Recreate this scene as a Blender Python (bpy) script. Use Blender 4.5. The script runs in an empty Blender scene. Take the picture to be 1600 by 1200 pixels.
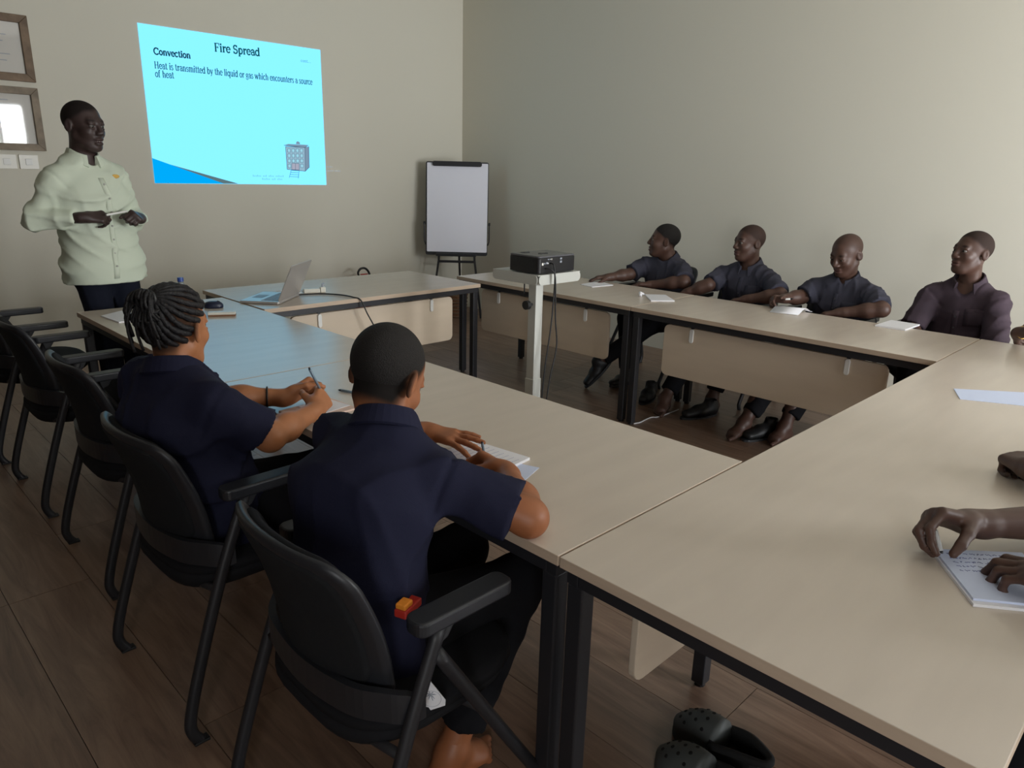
import bpy, bmesh, math, random
import numpy as np
from mathutils import Vector, Matrix

sc = bpy.context.scene
COL = sc.collection
PI = math.pi
H = 0.75                                            # table height
XW, YW, ZC = 4.48, 5.48, 3.45                       # right wall, screen wall, ceiling
XL, YF = -2.7, -3.6                                 # left wall, window wall

# ------------------------------------------------------------------ camera
CF, CYAW, CPITCH, CROLL = 1130.77, 0.7831, 0.2859, 0.0256
CC = np.array([-1.0353, -0.8792, 1.5218])


def cam_rot(yaw, pitch, roll):
    cy, sy, cp, sp = math.cos(yaw), math.sin(yaw), math.cos(pitch), math.sin(pitch)
    f = np.array([cy * cp, sy * cp, -sp])
    r = np.array([sy, -cy, 0.])
    u = np.cross(r, f)
    c, s = math.cos(roll), math.sin(roll)
    return np.array([c * r + s * u, -s * r + c * u, f])


CR = cam_rot(CYAW, CPITCH, CROLL)
cam = bpy.data.cameras.new('camera')
cam.sensor_fit = 'HORIZONTAL'
cam.sensor_width = 36.0
cam.lens = CF / 1600 * 36
cam.clip_start = 0.02
camo = bpy.data.objects.new('camera', cam)
M = Matrix.Identity(4)
for i in range(3):
    M[i][0], M[i][1], M[i][2], M[i][3] = CR[0][i], CR[1][i], -CR[2][i], CC[i]
camo.matrix_world = M
COL.objects.link(camo)
sc.camera = camo


def ray(u, v):
    return CR.T @ np.array([(u - 800) / CF, (600 - v) / CF, 1.])


def at(axis, val, u, v):                            # pixel -> point on the plane axis = val
    d = ray(u, v)
    return CC + d * ((val - CC[axis]) / d[axis])


# ------------------------------------------------------------------ light
sc.view_settings.view_transform = 'Standard'
sc.view_settings.look = 'None'
sc.view_settings.exposure = 0.0
sc.view_settings.gamma = 1.0
sc.view_settings.use_curve_mapping = False
sc.cycles.use_denoising = True
sc.cycles.max_bounces = 8
sc.cycles.diffuse_bounces = 5
sc.cycles.caustics_reflective = False
sc.cycles.caustics_refractive = False
w = bpy.data.worlds.new('sky')
sc.world = w
w.use_nodes = True
w.node_tree.nodes['Background'].inputs[0].default_value = (0.75, 0.88, 1.0, 1)
w.node_tree.nodes['Background'].inputs[1].default_value = 1.2
WIN = [(1.30, 2.60), (2.72, 4.02)]                  # two glass doors in the wall behind the right-hand sitters
WZ = 2.5
LWY, LWZ = (-3.35, -2.15), (0.85, 2.35)             # window in the left wall, behind the camera


def daylight(loc, rot, sx, sy, power):
    ld = bpy.data.lights.new('daylight', 'AREA')
    ld.shape = 'RECTANGLE'
    ld.size, ld.size_y = sx, sy
    ld.energy = power
    ld.color = (0.95, 0.975, 1.0)
    lo = bpy.data.objects.new('daylight', ld)
    lo.location = loc
    lo.rotation_euler = rot
    COL.objects.link(lo)


for a, b in WIN:
    daylight(((a + b) / 2, YF - 0.12, WZ / 2), (PI / 2, 0, 0), b - a - 0.1, WZ - 0.2, 250)
daylight((XL - 0.12, sum(LWY) / 2, sum(LWZ) / 2), (PI / 2, 0, -PI / 2), LWY[1] - LWY[0] - 0.1, LWZ[1] - LWZ[0] - 0.1, 70)


# ------------------------------------------------------------------ materials
def mat(name, col, rough=0.5, spec=0.5, metal=0.0, emit=None, es=1.0, noise=None, bump=None, alpha=None, trans=None, coat=0.0):
    m = bpy.data.materials.new(name)
    m.use_nodes = True
    nt = m.node_tree
    b = nt.nodes['Principled BSDF']
    b.inputs['Base Color'].default_value = (*col, 1)
    b.inputs['Roughness'].default_value = rough
    b.inputs['Specular IOR Level'].default_value = spec
    b.inputs['Metallic'].default_value = metal
    b.inputs['Coat Weight'].default_value = coat
    if trans:
        b.inputs['Transmission Weight'].default_value = trans
    if emit:
        b.inputs['Emission Color'].default_value = (*emit, 1)
        b.inputs['Emission Strength'].default_value = es
    if noise or bump:
        tc = nt.nodes.new('ShaderNodeTexCoord')
    if noise:                                       # (scale, amount, stretch xyz)
        s, am, st = noise
        mp = nt.nodes.new('ShaderNodeMapping')
        mp.inputs['Scale'].default_value = st
        nt.links.new(tc.outputs['Object'], mp.inputs['Vector'])
        n = nt.nodes.new('ShaderNodeTexNoise')
        n.inputs['Scale'].default_value = s
        n.inputs['Detail'].default_value = 5
        nt.links.new(mp.outputs[0], n.inputs['Vector'])
        r = nt.nodes.new('ShaderNodeValToRGB')
        r.color_ramp.elements[0].position = 0.3
        r.color_ramp.elements[1].position = 0.7
        r.color_ramp.elements[0].color = (*[c * (1 - am) for c in col], 1)
        r.color_ramp.elements[1].color = (*[min(1, c * (1 + am)) for c in col], 1)
        nt.links.new(n.outputs[0], r.inputs[0])
        nt.links.new(r.outputs[0], b.inputs['Base Color'])
    if bump:                                        # (scale, strength)
        n2 = nt.nodes.new('ShaderNodeTexNoise')
        n2.inputs['Scale'].default_value = bump[0]
        n2.inputs['Detail'].default_value = 3
        nt.links.new(tc.outputs['Object'], n2.inputs['Vector'])
        bp = nt.nodes.new('ShaderNodeBump')
        bp.inputs['Strength'].default_value = bump[1]
        bp.inputs['Distance'].default_value = 0.004
        nt.links.new(n2.outputs[0], bp.inputs['Height'])
        nt.links.new(bp.outputs[0], b.inputs['Normal'])
    return m


def floor_mat():
    m = bpy.data.materials.new('wood_floor')
    m.use_nodes = True
    nt = m.node_tree
    b = nt.nodes['Principled BSDF']
    b.inputs['Roughness'].default_value = 0.33
    b.inputs['Specular IOR Level'].default_value = 0.75
    geo = nt.nodes.new('ShaderNodeNewGeometry')
    oi = nt.nodes.new('ShaderNodeObjectInfo')
    add = nt.nodes.new('ShaderNodeVectorMath')
    add.operation = 'ADD'
    sh = nt.nodes.new('ShaderNodeVectorMath')
    sh.operation = 'SCALE'
    sh.inputs[0].default_value = (13.1, 7.7, 3.3)
    nt.links.new(oi.outputs['Random'], sh.inputs['Scale'])
    nt.links.new(geo.outputs['Position'], add.inputs[0])
    nt.links.new(sh.outputs[0], add.inputs[1])
    mp = nt.nodes.new('ShaderNodeMapping')
    mp.inputs['Scale'].default_value = (9, 0.9, 1)
    nt.links.new(add.outputs[0], mp.inputs['Vector'])
    n = nt.nodes.new('ShaderNodeTexNoise')
    n.inputs['Scale'].default_value = 2.2
    n.inputs['Detail'].default_value = 8
    n.inputs['Roughness'].default_value = 0.65
    n.inputs['Distortion'].default_value = 1.2
    nt.links.new(mp.outputs[0], n.inputs['Vector'])
    r = nt.nodes.new('ShaderNodeValToRGB')
    e = r.color_ramp.elements
    e[0].position, e[0].color = 0.28, (0.125, 0.070, 0.047, 1)
    e[1].position, e[1].color = 0.72, (0.29, 0.19, 0.132, 1)
    nt.links.new(n.outputs[0], r.inputs[0])
    hs = nt.nodes.new('ShaderNodeHueSaturation')
    mr = nt.nodes.new('ShaderNodeMapRange')
    mr.inputs['To Min'].default_value = 0.82
    mr.inputs['To Max'].default_value = 1.15
    nt.links.new(oi.outputs['Random'], mr.inputs['Value'])
    nt.links.new(mr.outputs[0], hs.inputs['Value'])
    nt.links.new(r.outputs[0], hs.inputs['Color'])
    nt.links.new(hs.outputs[0], b.inputs['Base Color'])
    return m


MT = dict(
    floor=floor_mat(),
    gap=mat('floor_joint', (0.045, 0.028, 0.02), 0.8),
    wall=mat('cream_wall_paint', (0.66, 0.635, 0.545), 0.75, 0.3, bump=(60, 0.05)),
    ceil=mat('ceiling_paint', (0.60, 0.58, 0.52), 0.9, 0.2),
    top=mat('pale_laminate', (0.61, 0.535, 0.455), 0.27, 0.78, noise=(3, 0.03, (1, 6, 1))),
    edge=mat('laminate_edge', (0.50, 0.39, 0.29), 0.5, 0.4, noise=(6, 0.06, (1, 1, 8))),
    panel=mat('panel_laminate', (0.60, 0.50, 0.385), 0.45, 0.4, noise=(3, 0.03, (1, 1, 6))),
    frame=mat('black_powder_coat', (0.018, 0.018, 0.021), 0.45, 0.4),
    clip=mat('white_plastic', (0.75, 0.75, 0.72), 0.4),
    plastic=mat('black_plastic', (0.022, 0.023, 0.026), 0.48, 0.45),
    plastic2=mat('charcoal_plastic', (0.017, 0.018, 0.022), 0.42, 0.45),
    meshf=mat('black_mesh_fabric', (0.013, 0.014, 0.016), 0.8, 0.2, bump=(900, 0.4)),
    seatf=mat('black_seat_fabric', (0.012, 0.012, 0.014), 0.9, 0.15),
    navy=mat('navy_cotton', (0.011, 0.012, 0.031), 0.85, 0.2, bump=(500, 0.15)),
    grey=mat('slate_grey_cotton', (0.047, 0.047, 0.066), 0.88, 0.2, bump=(500, 0.15)),
    plum=mat('faded_plum_cotton', (0.055, 0.039, 0.051), 0.88, 0.2, noise=(9, 0.25, (1, 1, 1)), bump=(500, 0.15)),
    mint=mat('pale_mint_cotton', (0.60, 0.66, 0.54), 0.85, 0.2, bump=(500, 0.1)),
    black=mat('black_trouser_cloth', (0.008, 0.008, 0.010), 0.9, 0.15),
    darknavy=mat('dark_navy_trouser_cloth', (0.010, 0.012, 0.022), 0.9, 0.15),
    hair=mat('black_hair', (0.011, 0.009, 0.008), 0.75, 0.3, bump=(420, 0.9)),
    braid=mat('black_braid', (0.010, 0.009, 0.010), 0.6, 0.35, bump=(160, 0.8)),
    eyew=mat('eye_white', (0.15, 0.135, 0.12), 0.4, 0.25),
    iris=mat('dark_iris', (0.01, 0.007, 0.005), 0.15),
    teeth=mat('teeth', (0.7, 0.68, 0.62), 0.3),
    paper=mat('white_paper', (0.80, 0.80, 0.84), 0.8, 0.2),
    bluepaper=mat('bluish_white_paper', (0.62, 0.69, 0.88), 0.8, 0.2),
    pinkpaper=mat('pale_pink_paper', (0.72, 0.55, 0.47), 0.8, 0.2),
    ink=mat('blue_ink', (0.12, 0.15, 0.38), 0.8),
    board=mat('whiteboard', (0.82, 0.82, 0.90), 0.3, 0.5),
    silver=mat('silver_aluminium', (0.55, 0.53, 0.52), 0.35, 0.5, metal=0.6),
    keys=mat('grey_keys', (0.33, 0.36, 0.42), 0.5),
    polew=mat('off_white_metal', (0.56, 0.57, 0.53), 0.4, 0.5),
    proj=mat('projector_black', (0.012, 0.012, 0.014), 0.35, 0.5),
    projtop=mat('projector_grey_top', (0.10, 0.10, 0.11), 0.22, 0.5),
    white=mat('white_gloss_plastic', (0.72, 0.70, 0.62), 0.35),
    cable=mat('black_rubber', (0.01, 0.01, 0.011), 0.5),
    whitecable=mat('white_cable', (0.75, 0.76, 0.78), 0.4),
    woodframe=mat('weathered_wood', (0.20, 0.135, 0.085), 0.6, 0.4, noise=(8, 0.35, (1, 1, 1)), bump=(60, 0.4)),
    woodframe2=mat('greyed_wood', (0.27, 0.215, 0.155), 0.6, 0.4, noise=(8, 0.35, (1, 1, 1)), bump=(60, 0.4)),
    cert=mat('certificate_paper', (0.62, 0.60, 0.56), 0.6),
    glass=mat('picture_glass', (0.02, 0.02, 0.02), 0.03, 0.6),
    red=mat('red_enamel', (0.45, 0.03, 0.02), 0.35),
    orange=mat('orange_plastic', (0.85, 0.28, 0.03), 0.4),
    bin=mat('brown_basket_wood', (0.21, 0.10, 0.05), 0.6),
    bottle=mat('clear_plastic', (0.75, 0.82, 0.85), 0.12, 0.5, trans=0.75),
    blue=mat('blue_cap', (0.02, 0.06, 0.28), 0.4),
    mouse=mat('navy_mouse', (0.008, 0.012, 0.035), 0.4),
    clog=mat('dark_clog_foam', (0.065, 0.072, 0.07), 0.6),
    clogin=mat('clog_lining', (0.006, 0.006, 0.006), 0.9),
    gold=mat('gold_metal', (0.65, 0.42, 0.12), 0.25, 0.5, metal=0.9),
    pen=mat('steel_blue_pen', (0.16, 0.22, 0.28), 0.35),
    winframe=mat('window_aluminium', (0.62, 0.60, 0.56), 0.4),
    darkwall=mat('darkened_unseen_wall', (0.10, 0.06, 0.04), 0.6, 0.3, noise=(4, 0.3, (8, 1, 1))),  # invented dark finish, cuts light bouncing onto the left floor and chairs
    curtain=mat('beige_curtain', (0.45, 0.42, 0.34), 0.9, 0.2),
    lawn=mat('lawn', (0.10, 0.17, 0.05), 0.9),
    hedge=mat('hedge_leaves', (0.06, 0.13, 0.03), 0.8, noise=(6, 0.5, (1, 1, 1))),
    button=mat('shirt_button', (0.35, 0.36, 0.32), 0.4),
    dbutton=mat('dark_button', (0.07, 0.07, 0.08), 0.35),
)


def skin_mat(name, col, lip):
    m = mat(name, col, 0.48, 0.42, noise=(14, 0.08, (1, 1, 1)))
    nt = m.node_tree
    b = nt.nodes['Principled BSDF']
    src = b.inputs['Base Color'].links[0].from_socket
    for at_name, c in (('lip', lip), ('hair', (0.012, 0.010, 0.009))):
        a = nt.nodes.new('ShaderNodeAttribute')
        a.attribute_name = at_name
        mx = nt.nodes.new('ShaderNodeMix')
        mx.data_type = 'RGBA'
        nt.links.new(a.outputs['Fac'], mx.inputs[0])
        nt.links.new(src, mx.inputs[6])
        mx.inputs[7].default_value = (*c, 1)
        src = mx.outputs[2]
    nt.links.new(src, b.inputs['Base Color'])
    for sock, v0, v1 in (('Roughness', 0.48, 0.9), ('Specular IOR Level', 0.42, 0.12)):
        mr = nt.nodes.new('ShaderNodeMapRange')
        mr.inputs['To Min'].default_value = v0
        mr.inputs['To Max'].default_value = v1
        nt.links.new(a.outputs['Fac'], mr.inputs['Value'])
        nt.links.new(mr.outputs[0], b.inputs[sock])
    return m


MT['skinA'] = skin_mat('light_brown_skin', (0.38, 0.150, 0.063), (0.30, 0.09, 0.06))
MT['skinB'] = skin_mat('brown_skin', (0.31, 0.112, 0.046), (0.22, 0.07, 0.05))
MT['skinC'] = skin_mat('deep_brown_skin', (0.078, 0.039, 0.028), (0.095, 0.038, 0.033))
MT['skinD'] = skin_mat('dark_brown_skin', (0.045, 0.027, 0.024), (0.05, 0.026, 0.026))


def glass_mat():
    m = bpy.data.materials.new('clear_glass')
    m.use_nodes = True
    nt = m.node_tree
    nt.nodes.remove(nt.nodes['Principled BSDF'])
    tr = nt.nodes.new('ShaderNodeBsdfTransparent')
    gl = nt.nodes.new('ShaderNodeBsdfGlossy')
    gl.inputs['Roughness'].default_value = 0.03
    lw = nt.nodes.new('ShaderNodeLayerWeight')
    pw = nt.nodes.new('ShaderNodeMath')
    pw.operation = 'POWER'
    pw.inputs[1].default_value = 5.0
    nt.links.new(lw.outputs['Facing'], pw.inputs[0])
    fr = nt.nodes.new('ShaderNodeMath')
    fr.operation = 'MULTIPLY_ADD'
    fr.inputs[1].default_value = 0.8
    fr.inputs[2].default_value = 0.04
    nt.links.new(pw.outputs[0], fr.inputs[0])
    mx = nt.nodes.new('ShaderNodeMixShader')
    nt.links.new(fr.outputs[0], mx.inputs[0])
    nt.links.new(tr.outputs[0], mx.inputs[1])
    nt.links.new(gl.outputs[0], mx.inputs[2])
    nt.links.new(mx.outputs[0], nt.nodes['Material Output'].inputs[0])
    return m


MT['pane'] = glass_mat()


def em(name, col, s=1.0):
    m = bpy.data.materials.new(name)
    m.use_nodes = True
    nt = m.node_tree
    nt.nodes.remove(nt.nodes['Principled BSDF'])
    e = nt.nodes.new('ShaderNodeEmission')
    e.inputs[0].default_value = (*col, 1)
    e.inputs[1].default_value = s
    nt.links.new(e.outputs[0], nt.nodes['Material Output'].inputs[0])
    return m


def lin(r, g, b):
    return tuple((c / 255 / 12.92) if c / 255 <= 0.04045 else ((c / 255 + 0.055) / 1.055) ** 2.4 for c in (r, g, b))


EM = dict(
    bg=em('slide_cyan', (0.27, 0.96, 1.45), 1.0), blue=em('slide_blue', lin(0, 172, 252)), grey=em('slide_grey', lin(92, 118, 124)),
    text=em('slide_text', lin(20, 84, 98)), bold=em('slide_bold_text', lin(12, 62, 74)), title=em('slide_title_text', lin(14, 84, 88)),
    faint=em('slide_faint_text', lin(112, 196, 214)), spill=em('slide_spill', lin(170, 176, 180)), wallb=em('clip_wall', lin(150, 186, 206)),
    side=em('clip_side', lin(124, 150, 172)), line=em('clip_line', lin(70, 92, 116)), door=em('clip_door', lin(168, 172, 190)),
    step=em('clip_step', lin(70, 150, 200)), win=em('clip_window', lin(158, 214, 232)), lens=em('projector_lens_glow', lin(120, 190, 255), 2.0),
    screen=em('laptop_screen', lin(150, 200, 220), 0.8))


# ------------------------------------------------------------------ object helpers
def link(name, me, m=None, parent=None, smooth=False, kind=None):
    if m is not None and not me.materials:
        me.materials.append(m)
    if smooth:
        me.polygons.foreach_set('use_smooth', [True] * len(me.polygons))
    o = bpy.data.objects.new(name, me)
    COL.objects.link(o)
    if parent is not None:
        o.parent = parent
    if kind:
        o['kind'] = kind
    return o


def tag(o, label, cat, group=None):
    o['label'] = label
    o['category'] = cat
    if group:
        o['group'] = group
    return o


def thing(name, label, cat, loc=(0, 0, 0), rz=0.0, group=None):
    o = bpy.data.objects.new(name, None)
    o.empty_display_size = 0.1
    COL.objects.link(o)
    o.location = loc
    o.rotation_euler = (0, 0, rz)
    return tag(o, label, cat, group)


def copy_tree(o, parent=None):
    c = o.copy()
    COL.objects.link(c)
    c.parent = parent
    for ch in list(o.children):
        copy_tree(ch, c)
    return c


class MB:
    """collects polygons; build() links them as one mesh object"""

    def __init__(s):
        s.v, s.f, s.mi = [], [], []
        s.cur = 0

    def add(s, vs, fs):
        o = len(s.v)
        s.v += [tuple(map(float, p)) for p in vs]
        s.f += [tuple(i + o for i in f) for f in fs]
        s.mi += [s.cur] * len(fs)
        return s

    def box(s, x0, x1, y0, y1, z0, z1):
        v = [(x, y, z) for z in (z0, z1) for y in (y0, y1) for x in (x0, x1)]
        return s.add(v, [(0, 2, 3, 1), (4, 5, 7, 6), (0, 1, 5, 4), (2, 6, 7, 3), (0, 4, 6, 2), (1, 3, 7, 5)])

    def prism(s, pts, ex, o=(0, 0, 0), ax=((1, 0, 0), (0, 1, 0), (0, 0, 1))):
        """pts 2d outline in axes ax[0], ax[1], thickness from ex[0] to ex[1] along ax[2]"""
        o = np.array(o, float)
        A = [np.array(a, float) for a in ax]
        n = len(pts)
        v = [o + A[0] * p[0] + A[1] * p[1] + A[2] * e for e in ex for p in pts]
        f = [tuple(range(n))[::-1], tuple(range(n, 2 * n))] + [(i, (i + 1) % n, n + (i + 1) % n, n + i) for i in range(n)]
        return s.add(v, f)

    def tube(s, pts, r, n=8, closed=False, flat=1.0):
        P = [np.array(p, float) for p in pts]
        R = r if hasattr(r, '__len__') else [r] * len(P)
        m = len(P)
        up = None
        vs = []
        for i in range(m):
            a = P[(i - 1) % m] if (closed or i > 0) else P[i]
            b = P[(i + 1) % m] if (closed or i < m - 1) else P[i]
            t = (b - a) / (np.linalg.norm(b - a) + 1e-12)
            if up is None:
                up = np.array([0, 0, 1.]) if abs(t[2]) < 0.9 else np.array([1., 0, 0])
            sd = np.cross(t, up)
            sd /= np.linalg.norm(sd) + 1e-12
            up = np.cross(sd, t)
            for k in range(n):
                an = 2 * PI * (k + 0.5) / n
                vs.append(P[i] + R[i] * (sd * math.cos(an) * flat + up * math.sin(an)))
        fs = []
        for i in range(m if closed else m - 1):
            for k in range(n):
                j = (i + 1) % m
                fs.append((i * n + k, i * n + (k + 1) % n, j * n + (k + 1) % n, j * n + k))
        if not closed:
            fs += [tuple(range(n))[::-1], tuple(range((m - 1) * n, m * n))]
        return s.add(vs, fs)

    def loft(s, rings, cap=True, closed=True):
        n = len(rings[0])
        vs = [p for r in rings for p in r]
        fs = []
        for i in range(len(rings) - 1):
            for k in range(n if closed else n - 1):
                fs.append((i * n + k, i * n + (k + 1) % n, (i + 1) * n + (k + 1) % n, (i + 1) * n + k))
        if cap:
            fs += [tuple(range(n))[::-1], tuple(range((len(rings) - 1) * n, len(rings) * n))]
        return s.add(vs, fs)

    def mesh(s, name, bev=0.0, segs=2):
        me = bpy.data.meshes.new(name)
        me.from_pydata(s.v, [], s.f)
        bm = bmesh.new()
        bm.from_mesh(me)
        bmesh.ops.recalc_face_normals(bm, faces=bm.faces)
        if bev:
            es = [e for e in bm.edges if len(e.link_faces) == 2 and e.calc_face_angle(0) > 0.5]
            bmesh.ops.bevel(bm, geom=es, offset=bev, segments=segs, affect='EDGES', profile=0.5)
        bm.to_mesh(me)
        bm.free()
        return me

    def build(s, name, m, parent=None, bev=0.0, segs=2, smooth=False, kind=None):
        return link(name, s.mesh(name, bev, segs), m, parent, smooth, kind)


def rrect(x0, x1, y0, y1, r, n=4):
    out = []
    for cx, cy, a in ((x1 - r, y1 - r, 0), (x0 + r, y1 - r, PI / 2), (x0 + r, y0 + r, PI), (x1 - r, y0 + r, 1.5 * PI)):
        for k in range(n + 1):
            t = a + PI / 2 * k / n
            out.append((cx + r * math.cos(t), cy + r * math.sin(t)))
    return out


def spline(pts, n=6):
    P = [np.array(p, float) for p in pts]
    out = []
    for i in range(len(P) - 1):
        a, b, c, d = P[max(i - 1, 0)], P[i], P[i + 1], P[min(i + 2, len(P) - 1)]
        for k in range(n):
            t = k / n
            out.append(0.5 * (2 * b + (c - a) * t + (2 * a - 5 * b + 4 * c - d) * t * t + (3 * b - a - 3 * c + d) * t ** 3))
    out.append(P[-1])
    return out


def struct(name, b, m, parent=None):
    o = b.build(name, m, parent)
    if parent is None:
        o['kind'] = 'structure'
    return o


# ------------------------------------------------------------------ room shell
fl = struct('floor', MB().box(XL, XW, YF, YW, -0.06, -0.006), MT['gap'])
PWD = 0.2607
pm = {}
rnd = random.Random(4)
k0 = math.floor((XL + 0.70) / PWD)
joint = {-1: 1.95, 0: 1.95, 1: 0.905, 2: 1.5, 3: 0.55, 4: 1.2, 5: -0.098}
for k in range(k0, int((XW + 0.70) / PWD) + 1):
    x0, x1 = max(XL, -0.70 + k * PWD), min(XW, -0.70 + (k + 1) * PWD)
    if x1 - x0 < 0.01:
        continue
    y = joint.get(k, rnd.uniform(0, 1.5))
    while y > YF:
        y -= 1.5
    while y < YW:
        y0, y1 = max(y, YF), min(y + 1.5, YW)
        y += 1.5
        if y1 - y0 < 0.02:
            continue
        key = (round(x1 - x0, 3), round(y1 - y0, 3))
        if key not in pm:
            pm[key] = MB().box(0.0012, key[0] - 0.0012, 0.0012, key[1] - 0.0012, -0.008, 0.0).mesh('plank')
        p = link('plank', pm[key], MT['floor'], fl)
        p.location = (x0, y0, 0)
struct('ceiling', MB().box(XL - 0.2, XW + 0.2, YF - 0.2, YW + 0.2, ZC, ZC + 0.15), MT['ceil'])
struct('wall_back', MB().box(XL - 0.2, XW + 0.2, YW, YW + 0.2, -0.06, ZC), MT['wall'])
struct('wall_right', MB().box(XW, XW + 0.2, YF - 0.2, YW, -0.06, ZC), MT['wall'])
b = MB().box(XL - 0.2, XL, LWY[1], YW, -0.06, ZC).box(XL - 0.2, XL, YF - 0.2, LWY[0], -0.06, ZC)
b.box(XL - 0.2, XL, LWY[0], LWY[1], -0.06, LWZ[0]).box(XL - 0.2, XL, LWY[0], LWY[1], LWZ[1], ZC)
struct('wall_left', b, MT['darkwall'])  # wall out of view, made dark to keep the left side dim
b = MB().box(XL, WIN[0][0], YF - 0.2, YF, -0.06, ZC).box(WIN[0][1], WIN[1][0], YF - 0.2, YF, -0.06, ZC).box(WIN[1][1], XW, YF - 0.2, YF, -0.06, ZC)
for a, c in WIN:
    b.box(a, c, YF - 0.2, YF, WZ, ZC)
struct('wall_front', b, MT['wall'])
for i, (a, c) in enumerate(WIN):
    b = MB()
    for x in (a, (a + c) / 2 - 0.03, c - 0.06):
        b.box(x, x + 0.06, YF - 0.1, YF - 0.04, 0, WZ)
    b.box(a, c, YF - 0.1, YF - 0.04, 0, 0.07).box(a, c, YF - 0.1, YF - 0.04, WZ - 0.07, WZ)
    o = struct('window_%d' % (i + 1), b, MT['winframe'])
    for x in (a + 0.06, (a + c) / 2 + 0.03):
        MB().box(x, x + (c - a) / 2 - 0.09, YF - 0.073, YF - 0.067, 0.07, WZ - 0.07).build('pane', MT['pane'], o)
b = MB()
for y in (LWY[0], (LWY[0] + LWY[1]) / 2 - 0.025, LWY[1] - 0.05):
    b.box(XL - 0.1, XL - 0.04, y, y + 0.05, *LWZ)
b.box(XL - 0.1, XL - 0.04, *LWY, LWZ[0], LWZ[0] + 0.05).box(XL - 0.1, XL - 0.04, *LWY, LWZ[1] - 0.05, LWZ[1])
o = struct('window_3', b, MT['winframe'])
for y in (LWY[0] + 0.05, (LWY[0] + LWY[1]) / 2 + 0.025):
    MB().box(XL - 0.073, XL - 0.067, y, y + (LWY[1] - LWY[0]) / 2 - 0.075, LWZ[0] + 0.05, LWZ[1] - 0.05).build('pane', MT['pane'], o)
for lb, a, c in (('beige curtain at the left side of the glass doors', 1.05, 1.62), ('beige curtain gathered between the two glass doors', 2.28, 2.80)):
    rg = []
    for z in (0.03, 2.62):
        f = [(a + (c - a) * k / 48, YF + 0.09 + 0.035 * math.sin(k * 0.9)) for k in range(49)]
        rg.append([(x, y, z) for x, y in f] + [(x, y - 0.006, z) for x, y in f[::-1]])
    tag(MB().loft(rg).build('curtain', MT['curtain'], smooth=True), lb, 'curtain')
b = MB().box(-6, 9, -9, YF - 0.2, -0.1, -0.05)
tag(b.build('lawn', MT['lawn']), 'green lawn outside the glass doors', 'lawn')

# ------------------------------------------------------------------ tables
def table(label, x0, x1, y0, y1, panel, name='conference_table'):
    cx, cy = (x0 + x1) / 2, (y0 + y1) / 2
    t = thing(name, label, 'table', (cx, cy, 0), 0, 'laminate tables set in a hollow square')
    X, Y = (x1 - x0) / 2, (y1 - y0) / 2
    tp = MB().box(-X, X, -Y, Y, H - 0.025, H).mesh('top', 0.0018, 2)
    tp.materials.append(MT['top'])
    tp.materials.append(MT['edge'])
    for p in tp.polygons:
        if abs(p.normal.z) < 0.5:
            p.material_index = 1
    link('top', tp, None, t)
    i, a, r = 0.012, 0.042, 0.035
    z1 = H - 0.0252
    for sy in (-1, 1):
        MB().box(-X + i, X - i, min(sy * (Y - i), sy * (Y - i - 0.03)), max(sy * (Y - i), sy * (Y - i - 0.03)), z1 - r, z1).build('rail', MT['frame'], t, 0.002)
    for sx in (-1, 1):
        MB().box(min(sx * (X - i), sx * (X - i - 0.03)), max(sx * (X - i), sx * (X - i - 0.03)), -Y + i + 0.03, Y - i - 0.03, z1 - r, z1).build('rail', MT['frame'], t, 0.002)
        for sy in (-1, 1):
            xa, xb = sorted((sx * (X - i - 0.001), sx * (X - i - 0.001 - a)))
            ya, yb = sorted((sy * (Y - i - 0.001), sy * (Y - i - 0.001 - a)))
            l = MB().box(xa, xb, ya, yb, 0.012, z1 - r + 0.001).build('leg', MT['frame'], t, 0.004)
            MB().tube([((xa + xb) / 2, (ya + yb) / 2, 0.0), ((xa + xb) / 2, (ya + yb) / 2, 0.013)], 0.017, 10).build('foot', MT['cable'], l)
    if panel:
        side, p0, p1 = panel                        # ('x-', from, to) in world coordinates along the table
        n = -1 if side[1] == '-' else 1
        if side[0] == 'x':
            o, ax = (n * (X - 0.065), 0, 0), ((0, 1, 0), (0, 0, 1), (n, 0, 0))
            p0, p1 = p0 - cy, p1 - cy
        else:
            o, ax = (0, n * (Y - 0.065), 0), ((1, 0, 0), (0, 0, 1), (0, n, 0))
            p0, p1 = p0 - cx, p1 - cx
        pn = MB().prism(rrect(p0, p1, 0.365, 0.675, 0.035), (-0.012, 0.008), o, ax).build('modesty_panel', MT['panel'], t, 0.003)
        for q in (p0 + 0.19, p1 - 0.19):
            MB().prism(rrect(q - 0.013, q + 0.013, 0.59, 0.672, 0.0125), (0.0081, 0.018), o, ax).build('clip', MT['clip'], pn, 0.003)
            MB().prism(rrect(q - 0.010, q + 0.010, 0.672, 0.70, 0.004), (-0.004, 0.008), o, ax).build('hanger', MT['frame'], pn)
    return t


W = 0.783
table('table with the mouse and cream block, in front of the standing presenter', 0, W, 1.671, 3.414, ('x+', 1.90, 3.2))
table('table where the two people in navy shirts write', 0, W, 0.002, 1.665, ('x+', 0.22, 1.45))
table('long foreground table at the right, its bare surface nearest the camera', 0, 3.27, -0.797, -0.003, ('y+', 0.20, 1.55))
table('table below the projected slide carrying the laptop and adapter', 0.80, 2.427, 2.906, 3.741, ('y-', 0.98, 2.215))
table('table behind the projector stand, next to the flip chart', 2.548, 3.271, 1.692, 3.308, ('x-', 1.89, 3.09))
table('table in front of three of the people seated at the right wall', 2.548, 3.271, 0.002, 1.686, ('x-', 0.21, 1.475))

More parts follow.
